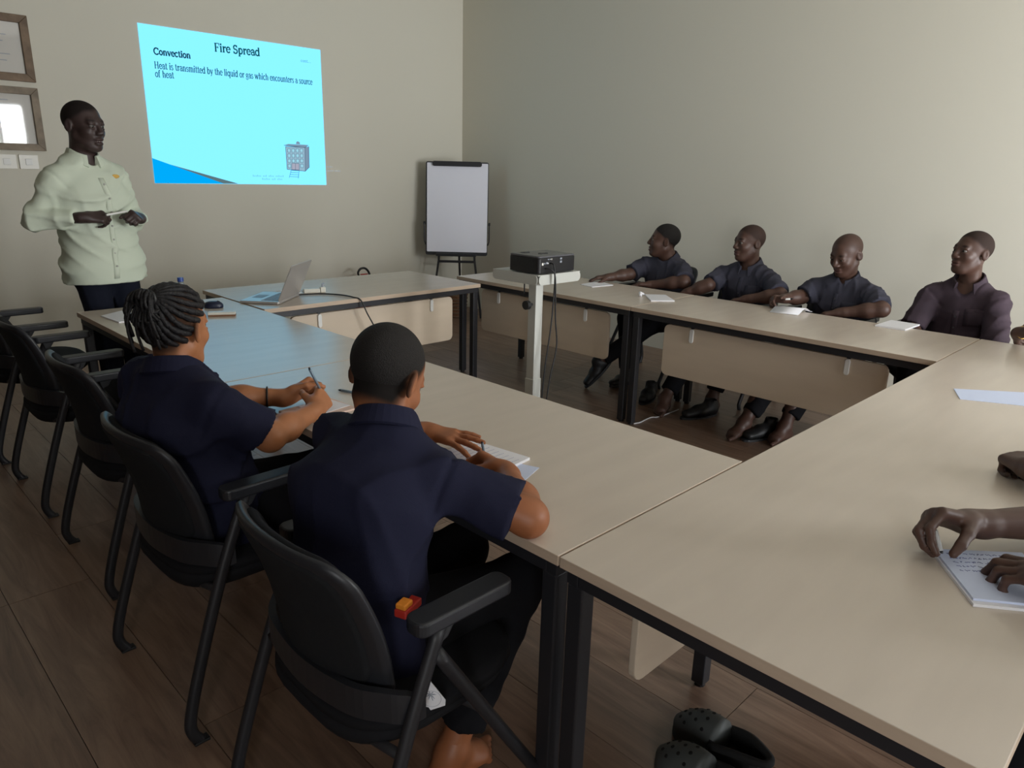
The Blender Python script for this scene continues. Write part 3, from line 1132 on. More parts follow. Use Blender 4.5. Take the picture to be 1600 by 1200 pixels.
    s.ecap(pel - N_(waist - pel) * P.get('skirt', 0.05), pel, 0.165 * bw * hipw + g, 0.115 * bd + g, 0.165 * bw * hipw + g, 0.115 * bd + g, Lp, k=0.02)
    for i, (sh, el, wr) in enumerate(arms):
        f = P['sleeve']
        if f <= 1:
            e = sh + (el - sh) * f
            s.cap(sh, e + (el - sh) * 0.3, P.get('slv', 0.060) * bw, P.get('cuff', 0.066), k=0.035, cut=(e, N_(el - sh)))
        else:
            s.cap(sh, el, 0.058, 0.052, k=0.04)
            e = el + (wr - el) * (f - 1)
            s.cap(el, e + (wr - el) * 0.2, 0.053, 0.036, k=0.03, cut=(e, N_(wr - el)))
    s.cap(neck - up * 0.02 + F * 0.012, head, 0.060, 0.075, op='s', k=0.006)
    v = P.get('vneck', 0.0)
    if v:
        s.cap(neck + F * 0.09, neck + F * 0.15 - up * v, 0.045, 0.012, op='s', k=0.004)
    if hem is not None:
        s.plane(hem[0], hem[1])
    for sh, el, wr in arms:
        ax_ = N_(N_(el - sh) + N_(sh - (chest + neck) / 2) * 0.8)
        s.seams.append((sh + ax_ * 0.012, ax_))
    s.wrinkle(P.get('wr', 0.0035), P.get('seed', 1), P.get('wf', 55))
    V, Q = s.mesh(P.get('hs', 0.009))
    shirt = link('shirt', np_mesh('shirt', [(V - org, Q)]), MT[P['shirt']], t, True)
    if P.get('collar', True):
        cup = N_(N_(head - A[2] * 0.05 - neck) + up)
        collar(neck - org + cup * P.get('cz', 0.008), cup, F, MT[P['shirt']], shirt, r=P.get('cr', 0.068), gap=P.get('cgap', 24))
    if P.get('placket'):
        d = -F
        ln = P['placket']
        top = neck - up * (0.055 + v)
        pts = [top - up * ln * k / 14 + F * 0.3 for k in range(15)]
        pl = ribbon_on(lambda q: s(q), pts, d, 0.030, Ls, 0.0035, 'placket', MT[P['shirt']], t)
        if pl is not None:
            pl.location = -org
            pl.parent = shirt
        for k in range(1, P.get('buttons', 6)):
            q = march(s, neck - up * (0.06 + v + ln * (k - 0.6) / P.get('buttons', 6)) + F * 0.3, d)
            if q is not None:
                MB().tube([q - org + F * 0.003, q - org + F * 0.0065], 0.0055, 10).build('button', MT['button' if P['shirt'] == 'mint' else 'dbutton'], shirt)
    if P.get('pocket'):
        q0 = chest + Ls * 0.085 + up * 0.03
        pts = [q0 - up * 0.10 * k / 6 + F * 0.3 for k in range(7)]
        pk = ribbon_on(lambda q: s(q), pts, -F, 0.09, Ls, 0.004, 'pocket', MT[P['shirt']], t)
        if pk is not None:
            pk.location = -org
            pk.parent = shirt
    P['_s'], P['_t'], P['_org'], P['_F'], P['_up'], P['_L'], P['_shirt'] = s, t, org, F, up, Ls, shirt
    P['_A'], P['_head'], P['_arms'] = A, head, arms
    # trousers
    s = S()
    s.ecap(pel - np.array([0, 0, 0.01]), pel + (waist - pel) * 0.5, 0.168 * bw * hipw, 0.118 * bd, 0.155 * bw, 0.105 * bd, Lp)
    for hip, kn, an in P['legs']:
        hip, kn, an = [np.array(q, float) for q in (hip, kn, an)]
        s.cap(hip, kn, 0.086, 0.066, k=0.04)
        e = kn + (an - kn) * P.get('tlen', 0.92)
        s.cap(kn, an + (an - kn) * 0.1, 0.066, P.get('tcuff', 0.056), k=0.04, cut=(e, N_(an - kn)))
    s.wrinkle(0.005, P.get('seed', 1) + 50, 55)
    V, Q = s.mesh(0.011)
    link('trousers', np_mesh('trousers', [(V - org, Q)]), MT[P.get('trousers', 'black')], t, True)
    for f in P.get('shoes', []):
        an, toe = np.array(f[0], float), np.array(f[1], float)
        D = N_(toe - an * np.array([1, 1, 0]) - np.array([0, 0, toe[2]]) if len(f) < 3 else f[2])
        Lf = N_(np.cross((0, 0, 1.), D)) if abs(D[2]) < 0.9 else np.array([0, 1., 0])
        U = np.cross(D, Lf)
        base = an - U * 0.075
        s = S()
        s.ecap(base - D * 0.05 + U * 0.04, base + D * 0.07 + U * 0.04, 0.038, 0.045, 0.045, 0.036, Lf, k=0.02)
        s.ecap(base + D * 0.06 + U * 0.032, base + D * 0.165 + U * 0.028, 0.046, 0.034, 0.036, 0.024, Lf, k=0.02)
        s.cap(base + U * 0.05 - D * 0.02, an + U * 0.0, 0.045, 0.046, k=0.02)
        s.plane(base + U * 0.004, -U)
        V, Q = s.mesh(0.008)
        shoe = link('shoe', np_mesh('shoe', [(V - org, Q)]), MT['cable'], t, True)
        ring = []
        for zz in (0.0, 0.018):
            ring.append([base - org + D * (0.055 + 0.145 * math.cos(a)) + Lf * 0.049 * math.sin(a) * (1 - 0.12 * math.cos(a)) + U * zz for a in [2 * PI * k / 24 for k in range(24)]])
        MB().loft(ring).build('sole', MT['plastic'], shoe, 0.002)
    return t


# ------------------------------------------------------------------ people
def seat_legs(pel, az, knees, ankles):
    F, L = np.array([math.cos(az), math.sin(az), 0]), np.array([-math.sin(az), math.cos(az), 0])
    out = []
    for s_, k, a in ((1, knees[0], ankles[0]), (-1, knees[1], ankles[1])):
        out.append((np.array(pel) + L * 0.085 * s_ + F * 0.03 + np.array([0, 0, -0.005]), k, a))
    return out


D2 = math.radians
# the writer with short hair, nearest the camera
pel = (-0.245, 0.36, 0.555)
BOY = dict(pelvis=pel, waist=(-0.255, 0.37, 0.67), chest=(-0.215, 0.395, 0.82), neck=(-0.145, 0.41, 0.955), head=(-0.098, 0.462, 1.058), look=(D2(18), D2(-30), 0.06),
           sh=((-0.165, 0.575, 0.895), (-0.105, 0.255, 0.868)), pleft=(0, 1, 0), skin='skinB', shirt='navy', trousers='black', h=0.0045, hh=0.0045, hs=0.0075, bw=0.97, bd=0.95,
           legs=seat_legs(pel, 0.0, ((0.17, 0.50, 0.50), (0.165, 0.275, 0.50)), ((0.02, 0.52, 0.10), (-0.055, 0.285, 0.10))), tlen=0.85, tcuff=0.062,
           arms=[dict(w=(0.185, 0.675, 0.795), e=(-0.03, 0.74, 0.80), D=(0.28, -0.92, 0.02), N=(0.1, 0.05, -1), curl=((8, 14, 8), (4, 8, 6), (0, 8, 6), (0, 10, 6)), spread=0.16, thumb=((0.25, 0.75, 0.55), (0.5, 0.55, 0.55))),
                 dict(w=(0.150, 0.315, 0.795), e=(0.022, 0.110, 0.79), D=(0.22, 0.90, 0.05), N=(-0.55, 0.1, -0.8), curl=PENH, spread=0.02, thumb=((0.6, 0.45, 0.6), (0.7, -0.1, 0.7)))],
           feet=[dict(ank=(-0.055, 0.285, 0.085), knee=(0.03, 0.282, 0.25), toe=(0.08, 0.285, 0.0)), dict(ank=(0.02, 0.52, 0.085), knee=(0.07, 0.515, 0.25), toe=(0.15, 0.53, 0.0))],
           hair=('crop', 1.0, 0.006), hn=(-0.88, 0, 0.47), hline=0.034, sleeve=0.80, cuff=0.070, loose=0.017, wr=0.010, wf=60, seed=3, hem=((-0.25, 0.36, 0.47), (0, 0, -1)), cr=0.064, handsz=0.98, nr=0.051, ar=0.95)
person('person in a navy shirt nearest the camera, bent over a notebook and writing', BOY)
pel = (-0.265, 1.135, 0.555)
WOM = dict(pelvis=pel, waist=(-0.30, 1.14, 0.68), chest=(-0.325, 1.15, 0.82), neck=(-0.325, 1.165, 0.958), head=(-0.296, 1.20, 1.078), look=(D2(33), D2(-4), 0.0), hair=('none', 0.9), hn=(-0.85, 0, 0.5), hline=0.012,
           sh=((-0.345, 1.325, 0.905), (-0.29, 0.985, 0.90)), pleft=(0, 1, 0), skin='skinA', shirt='navy', trousers='black', h=0.0048, hh=0.0048, hs=0.0078, bw=0.96, bd=1.0,
           legs=seat_legs(pel, 0.0, ((0.15, 1.25, 0.50), (0.15, 1.05, 0.50)), ((0.08, 1.26, 0.09), (0.07, 1.06, 0.09))),
           arms=[dict(w=(0.055, 1.245, 0.79), e=(-0.14, 1.345, 0.80), D=(0.86, 0.05, 0.22), N=(0.12, -0.9, -0.35), curl=FIST, spread=0.0, thumb=((0.7, 0.4, 0.5), (0.7, -0.3, 0.6))),
                 dict(w=(0.045, 1.055, 0.795), e=(-0.165, 0.94, 0.79), D=(0.75, 0.62, 0.22), N=(-0.25, 0.75, -0.5), curl=((35, 60, 35), (45, 66, 40), (60, 80, 50), (66, 84, 50)), spread=0.03, thumb=((0.65, 0.5, 0.5), (0.85, 0.0, 0.5)))],
           shoes=[((0.08, 1.26, 0.085), (0.2, 1.26, 0)), ((0.07, 1.06, 0.085), (0.2, 1.06, 0))],
           sleeve=0.86, cuff=0.082, loose=0.027, wr=0.012, wf=52, seed=8, hem=((-0.25, 1.13, 0.47), (0, 0, -1)), cgap=40, cr=0.066, nr=0.047, jaw=0.95, handsz=0.95, ar=0.92, hscale=0.98)
person('person in a navy shirt sitting upright at the left, holding a grey pen', WOM)

# braids over the scalp, gathered at the back
A, hc, wt, worg = WOM['_A'], WOM['_head'], WOM['_t'], WOM['_org']
hcen, hr = np.array([-0.012, 0, 0.032]), np.array([0.098, 0.077, 0.086])
knot = N_((-0.80, 0.0, 0.62))
hair = MB()
rb = random.Random(5)
k1, k2 = np.array([0, 1., 0]), np.cross(knot, (0, 1., 0))
if k2[2] > 0:
    k2 = -k2
for k in range(24):
    ph = 2 * PI * k / 24
    fr = 0.5 + 0.5 * math.cos(ph)                   # 1 over the forehead, 0 at the nape
    th0 = D2(87 + 15 * fr ** 2 + 20 * (1 - fr) ** 2 + (6 if k % 2 else 0))
    pts, rr = [], []
    for j in range(19):
        q = j / 18
        th = th0 * (1 - q) + D2(7) * q
        pj_ = ph + 0.25 * math.sin(q * PI) * math.sin(ph) + 0.03 * math.sin(k * 1.7 + q * 5)
        side = -k2 * math.cos(pj_) + k1 * math.sin(pj_)
        d = knot * math.cos(th) + side * math.sin(th)
        p = hcen + d * hr * (1.03 + 0.045 * q)
        pts.append(hc - worg + (p * 0.98) @ A)
        rr.append((0.0098 - 0.003 * q) * (0.78 + 0.30 * abs(math.sin(j * 2.2 + k))))
    hair.tube(pts, rr, 7)
hair.build('braids', MT['braid'], wt, smooth=True)
tail = MB()
kp = hcen + knot * hr * 1.08
for k in range(40):
    a = 2 * PI * k / 40
    o1 = np.array([-0.022 - 0.014 * rb.random(), 0.028 * math.cos(a), 0.026 * math.sin(a)])
    ln = rb.uniform(0.015, 0.06) if k % 4 else rb.uniform(0.09, 0.13)
    base = kp + np.array([0, 0.010 * math.cos(a), 0.010 * math.sin(a)])
    pts = [base, kp + o1, kp + o1 * 1.2 + np.array([-0.008, 0.006 * math.cos(a), -0.02 - ln * 0.25]), kp + o1 * 1.0 + np.array([0.008, 0.014 * math.cos(a), -ln])]
    tail.tube([hc - worg + p @ A for p in spline(pts, 4)], 0.0042, 6)
tail.build('tied_braids', MT['braid'], wt, smooth=True)
MB().tube([hc - worg + (kp + np.array([-0.004, 0.02 * math.cos(a), 0.02 * math.sin(a)])) @ A for a in [2 * PI * k / 16 for k in range(16)]], 0.006, 6, closed=True).build('hair_tie', MT['cable'], wt, smooth=True)

# the presenter
pel = (0.235, 3.67, 0.97)
PRS = dict(pelvis=pel, waist=(0.225, 3.66, 1.10), chest=(0.20, 3.66, 1.33), neck=(0.197, 3.665, 1.535), head=(0.215, 3.64, 1.70), look=(D2(300), D2(-3), 0.0),
           sh=((0.355, 3.71, 1.435), (0.035, 3.61, 1.425)), pleft=(0.96, 0.28, 0), skin='skinD', shirt='mint', trousers='darknavy', h=0.006, hs=0.009, bw=1.10, bd=1.2, hipw=1.12, mouth=0.008,
           legs=[((0.33, 3.69, 0.92), (0.34, 3.66, 0.50), (0.34, 3.70, 0.09)), ((0.15, 3.65, 0.92), (0.19, 3.62, 0.50), (0.20, 3.64, 0.09))],
           arms=[dict(w=at(1, 3.50, 219, 341), e=(0.435, 3.70, 1.20), D=(-0.50, -0.80, 0.20), N=(-0.4, 0.45, -0.6), curl=FIST, spread=0.0, thumb=((0.7, 0.4, 0.5), (0.8, -0.2, 0.5))),
                 dict(w=at(1, 3.47, 132, 340), e=(-0.085, 3.60, 1.215), D=(0.95, -0.1, 0.02), N=(0.0, 0.7, -0.65), curl=((40, 50, 30), (50, 60, 35), (58, 66, 40), (62, 70, 40)), spread=0.02, thumb=((0.75, 0.45, 0.4), (0.95, 0.1, 0.3)))],
           shoes=[((0.34, 3.70, 0.085), (0.36, 3.55, 0)), ((0.20, 3.64, 0.085), (0.20, 3.5, 0))],
           hair=('shave', 0.85), sleeve=1.80, loose=0.024, wr=0.010, wf=52, seed=21, hem=((0.21, 3.66, 0.868), (0.0, 0.05, -1)), skirt=0.15, vneck=0.05, placket=0.58, buttons=8, cr=0.068, cgap=20, hscale=1.06, nr=0.058, ar=0.86)
person('standing presenter in a pale mint long-sleeved shirt beside the projected slide', PRS)
s_, F_, up_, L_, o_ = PRS['_s'], PRS['_F'], PRS['_up'], PRS['_L'], PRS['_org']
q = march(s_, np.array([0.20, 3.66, 1.33]) + L_ * 0.095 + up_ * 0.105 + F_ * 0.35, -F_)
if q is not None:
    MB().prism([(0.024 * math.cos(a), 0.011 * math.sin(a)) for a in [2 * PI * k / 20 for k in range(20)]], (0.001, 0.006), q - o_, (L_, up_, F_)).build('name_badge', MT['gold'], PRS['_shirt'], 0.001)
hd_ = PRS['_head']
MB().prism(rrect(-0.015, 0.015, -0.004, 0.004, 0.003), (0.0, 0.006), hd_ - o_ + (np.array([0.086, 0, -0.071]) * 1.06) @ PRS['_A'], (PRS['_A'][1], PRS['_A'][2], PRS['_A'][0])).build('teeth', MT['teeth'], PRS['_t'].children[0])
a0, a1 = at(1, 3.42, 166, 336), at(1, 3.45, 199, 330)
tag(MB().tube([a0, a0 + (a1 - a0) * 0.8, a1], [0.0055, 0.0055, 0.004], 10).build('marker_pen', MT['clip']), 'white marker held between the hands of the standing presenter', 'pen')

# four men along the right wall
def man(label, headp, neckp, look, shl, shr, pelp, skin, shirt, arms, legs, hair, seed, **kw):
    P = dict(pelvis=pelp, neck=neckp, head=headp, look=look, sh=(shl, shr), pleft=(0, -1, 0), skin=skin, shirt=shirt, trousers='black', h=0.0062, hs=0.009, arms=arms, legs=legs, hair=hair, seed=seed,
             sleeve=0.85, cuff=0.072, loose=0.018, wr=0.009, wf=70, placket=0.34, buttons=5, pocket=True, hem=((pelp[0], pelp[1], 0.47), (0, 0, -1)), cgap=22)
    P.update(kw)
    person(label, P)
    return P


HL = lambda x, y, z: np.array([x, y, z])
pel = (3.72, 2.17, 0.53)
man('person in a slate shirt seated nearest the flip chart, head turned in profile', HL(3.585, 2.175, 1.058), HL(3.635, 2.155, 0.918), (D2(128), D2(6)),
    HL(3.56, 1.975, 0.845), HL(3.58, 2.33, 0.855), pel, 'skinC', 'grey',
    [dict(w=HL(3.37, 2.11, 0.76), e=HL(3.44, 1.885, 0.80), D=(-0.5, 0.8, 0), N=(0, 0, -1), curl=RELAX), dict(w=HL(3.27, 2.42, 0.785), e=HL(3.44, 2.36, 0.80), D=(-0.7, 0.7, -0.05), N=(0, 0, -1), curl=RELAX)],
    seat_legs(pel, PI, (HL(3.33, 2.02, 0.50), HL(3.30, 2.25, 0.50)), (HL(3.06, 2.30, 0.20), HL(3.30, 2.22, 0.09))), ('crop', 1.0, 0.008), 31, bw=1.05, bd=1.12, jaw=1.1, nr=0.058, waist=(3.70, 2.165, 0.64),
    shoes=[(HL(3.055, 2.31, 0.195), HL(2.95, 2.36, 0.05), (-0.62, 0.30, -0.72)), (HL(3.30, 2.22, 0.085), HL(3.15, 2.22, 0))])
pel = (3.72, 1.52, 0.54)
man('person in a slate shirt, second from the flip chart, watching the slide', HL(3.595, 1.505, 1.10), HL(3.635, 1.50, 0.945), (D2(150), D2(0)),
    HL(3.59, 1.325, 0.865), HL(3.60, 1.685, 0.86), pel, 'skinC', 'grey',
    [dict(w=HL(3.385, 1.37, 0.755), e=HL(3.45, 1.175, 0.80), D=(-0.2, 0.9, -0.2), N=(0, 0, -1), curl=RELAX), dict(w=HL(3.385, 1.83, 0.735), e=HL(3.45, 1.70, 0.80), D=(-0.2, 0.8, -0.5), N=(0, 0, -1), curl=RELAX)],
    seat_legs(pel, PI, (HL(3.36, 1.42, 0.50), HL(3.33, 1.62, 0.50)), (HL(3.22, 1.45, 0.10), HL(2.97, 1.66, 0.09))), ('shave', 0.62), 32, tlen=0.9,
    feet=[dict(ank=HL(2.97, 1.66, 0.085), knee=HL(3.06, 1.65, 0.21), toe=HL(2.83, 1.615, 0.0)), dict(ank=HL(3.22, 1.45, 0.085), knee=HL(3.25, 1.44, 0.22), toe=HL(3.08, 1.46, 0.0))])
pel = (3.72, 0.86, 0.54)
man('person in a slate shirt looking down at a curling sheet, pen in hand', HL(3.575, 0.85, 1.085), HL(3.625, 0.85, 0.93), (D2(163), D2(-20)),
    HL(3.57, 0.665, 0.85), HL(3.58, 1.02, 0.85), pel, 'skinC', 'grey',
    [dict(w=HL(3.375, 0.76, 0.76), e=HL(3.45, 0.555, 0.80), D=(-0.2, 0.9, -0.2), N=(0, 0, -1), curl=RELAX), dict(w=HL(3.34, 1.10, 0.80), e=HL(3.50, 1.06, 0.80), D=(-0.75, 0.35, 0.02), N=(0.1, -0.6, -0.7), curl=PENH)],
    seat_legs(pel, PI, (HL(3.34, 0.78, 0.50), HL(3.32, 0.97, 0.50)), (HL(3.05, 0.86, 0.10), HL(2.93, 1.06, 0.09))), ('shave', 0.22), 33, lid=0.0055, hline=0.004, bw=1.06, bd=1.12, jaw=1.05, placket=0.28, waist=(3.70, 0.86, 0.65), hscale=1.02, tlen=0.88,
    feet=[dict(ank=HL(2.93, 1.06, 0.085), knee=HL(3.02, 1.05, 0.21), toe=HL(2.775, 1.09, 0.0)), dict(ank=HL(3.05, 0.86, 0.085), knee=HL(3.10, 0.85, 0.22), toe=HL(2.90, 0.88, 0.0))])
pel = (3.74, 0.21, 0.54)
man('person in a worn plum shirt with an open collar, seated at the right wall', HL(3.62, 0.195, 1.155), HL(3.665, 0.19, 0.985), (D2(146), D2(6)),
    HL(3.62, 0.03, 0.895), HL(3.63, 0.355, 0.895), pel, 'skinC', 'plum',
    [dict(w=HL(3.40, 0.02, 0.66), e=HL(3.52, -0.02, 0.66), D=(-0.8, 0.4, 0), N=(0, 0, -1), curl=RELAX, hint=(3.6, -0.3, 0.5)), dict(w=HL(3.36, 0.33, 0.70), e=HL(3.50, 0.40, 0.70), D=(-0.8, -0.3, 0), N=(0, 0, -1), curl=RELAX)],
    seat_legs(pel, PI, (HL(3.36, 0.12, 0.50), HL(3.36, 0.32, 0.50)), (HL(3.30, 0.12, 0.09), HL(3.30, 0.32, 0.09))), ('shave', 0.75), 34, vneck=0.075, bw=0.98, nr=0.05, jaw=0.95, cr=0.07, cgap=34, sleeve=0.9,
    shoes=[(HL(3.30, 0.12, 0.085), HL(3.15, 0.12, 0)), (HL(3.30, 0.32, 0.085), HL(3.15, 0.32, 0))])

# three sitters along the right-hand side of the foreground table, mostly out of the picture
def sitter(label, x, arms, seed, skin='skinC', **kw):
    pel = (x, -1.17, 0.54)
    P = dict(pelvis=pel, neck=(x, -1.09, 0.985), head=(x, -1.05, 1.13), look=(D2(90), D2(-15)), sh=((x - 0.18, -1.06, 0.905), (x + 0.18, -1.06, 0.905)), pleft=(-1, 0, 0), skin=skin, shirt='grey', h=0.0048, hs=0.011, arms=arms,
             legs=[((x - 0.09, -1.14, 0.535), (x - 0.1, -0.72, 0.50), (x - 0.1, -0.78, 0.09)), ((x + 0.09, -1.14, 0.535), (x + 0.1, -0.72, 0.50), (x + 0.1, -0.78, 0.09))],
             hair=('shave', 0.7), seed=seed, sleeve=0.85, loose=0.016, hem=((x, -1.17, 0.47), (0, 0, -1)), shoes=[((x - 0.1, -0.78, 0.085), (x - 0.1, -0.6, 0)), ((x + 0.1, -0.78, 0.085), (x + 0.1, -0.6, 0))])
    P.update(kw)
    person(label, P)
    return P


wA = at(2, 0.81, 1522, 818)
kA = at(2, 0.835, 1436, 800)
wB = at(2, 0.80, 1702, 932)
kB = at(2, 0.805, 1634, 903)
PA = sitter('person at the right edge with both hands on the lined pad', 0.74,
            [dict(w=wB, e=(0.50, -0.93, 0.80), D=kB - wB, N=(0.1, 0.1, -1), curl=((18, 42, 40), (20, 48, 45), (24, 52, 48), (28, 56, 50)), spread=0.05, thumb=((0.6, 0.6, 0.4), (0.8, 0.1, 0.5))),
             dict(w=wA, e=(0.97, -0.80, 0.80), D=kA - wA, N=(-0.45, -0.35, -0.85), curl=((52, 46, 22), (50, 62, 34), (56, 66, 40), (62, 70, 45)), spread=0.05, thumb=((0.58, 0.50, 0.64), (0.62, 0.0, 0.78)))], 41, handsz=1.1, ar=1.08)
wC = at(2, 0.80, 1612, 735)
kC = at(2, 0.80, 1578, 708)
PB = sitter('person off the right edge with a gold bracelet and a clenched fist on the table', 1.50,
            [dict(w=wC, e=(1.16, -0.86, 0.79), D=kC - wC, N=(0.15, -0.1, -1), curl=FIST, spread=0.0, thumb=((0.7, 0.5, 0.4), (0.8, -0.2, 0.5))), dict(w=(1.74, -0.93, 0.64), e=(1.76, -1.17, 0.68), D=(-0.4, 0.8, 0), N=(0, 0, -1), curl=RELAX)], 42, handsz=1.12)
wD = at(1, -0.16, 1590, 521)
kD = at(1, -0.13, 1593, 546)
PC = sitter('person in the far right corner with a thin bracelet, only a hand in the picture', 3.02,
            [dict(w=wD, e=(2.93, -0.52, 0.98), D=kD - wD, N=(-0.3, -0.8, 0.1), curl=((20, 40, 30), (24, 44, 30), (28, 46, 30), (32, 50, 30)), spread=0.04), dict(w=(3.12, -0.62, 0.79), e=(3.28, -0.88, 0.80), D=(-0.2, 0.9, 0), N=(0, 0, -1), curl=RELAX)], 43,
            pelvis=(3.02, -1.10, 0.54), neck=(3.02, -0.98, 0.985), head=(3.02, -0.94, 1.13), sh=((2.86, -0.90, 0.905), (3.2, -0.93, 0.905)))


def bracelet(P, i, f, r, tr, m, name):
    sh, el, wr = P['_arms'][i]
    c = wr + (el - wr) * f - P['_org']
    ax = N_(wr - el)
    u = N_(np.cross(ax, (0, 0, 1)))
    v = np.cross(ax, u)
    MB().tube([c + (u * math.cos(a) + v * math.sin(a)) * r for a in [2 * PI * k / 20 for k in range(20)]], tr, 6, closed=True).build(name, m, P['_t'], smooth=True)


bracelet(PB, 0, 0.10, 0.031, 0.006, MT['gold'], 'bracelet')
bracelet(PC, 0, 0.06, 0.030, 0.0025, MT['gold'], 'bracelet')
bracelet(BOY, 0, 0.22, 0.032, 0.006, MT['cable'], 'wristband')
bracelet(WOM, 0, 0.30, 0.034, 0.003, MT['cable'], 'wristband')

# ------------------------------------------------------------------ the projected slide
slide = thing('projected_slide', 'bright cyan projected slide about fire spread on the screen-side wall', 'slide', (0, 0, 0))
SY = YW - 0.002
sp = lambda u, v: at(1, SY, u, v)


def flat(name, polys, m, lift, parent):
    b_ = MB()
    for pl in polys:
        b_.prism([(p[0], p[2]) for p in pl], (-0.0006, 0.0), (0, SY - lift, 0), ((1, 0, 0), (0, 0, 1), (0, 1, 0)))
    return b_.build(name, m, parent)


c4 = [np.array([1.192, 0, 1.358]), np.array([2.763, 0, 1.352]), np.array([2.763, 0, 2.54]), np.array([1.192, 0, 2.54])]
flat('background', [c4], EM['bg'], 0.0, slide)
cp = lambda u, v: sp(200 + u / 4, 20 + v / 4)
x0s, z0s = 1.192, 1.358
e1, e2, e3 = cp(150, 908), cp(598, 1061), cp(690, 1063)
flat('grey_stripe', [[(x0s + 0.12, 0, (e1[2] + z0s) / 2 + 0.055), (e3[0], 0, z0s), (e2[0] - 0.02, 0, z0s)]], EM['grey'], 0.001, slide)
flat('blue_wedge', [[(x0s, 0, z0s), (e2[0], 0, z0s), (x0s, 0, e1[2])]], EM['blue'], 0.002, slide)


def arc(cx, cy, rx, ry, a0, a1, n=9):
    return [(cx + rx * math.cos(D2(a0 + (a1 - a0) * k / n)), cy + ry * math.sin(D2(a0 + (a1 - a0) * k / n))) for k in range(n + 1)]


X = 0.68                                            # x-height of the serif letters, cap height 1
TK, TN = 1.0, 0.5                                   # thick and thin strokes


def st(x, y0, y1, sb=True, stp=False):
    o = [([(x, y0), (x, y1)], TK)]
    if sb:
        o.append(([(x - 0.11, y0), (x + 0.11, y0)], TN))
    if stp:
        o.append(([(x - 0.11, y1), (x + 0.11, y1)], TN))
    else:
        o.append(([(x - 0.11, y1 - 0.03), (x, y1)], TN))
    return o


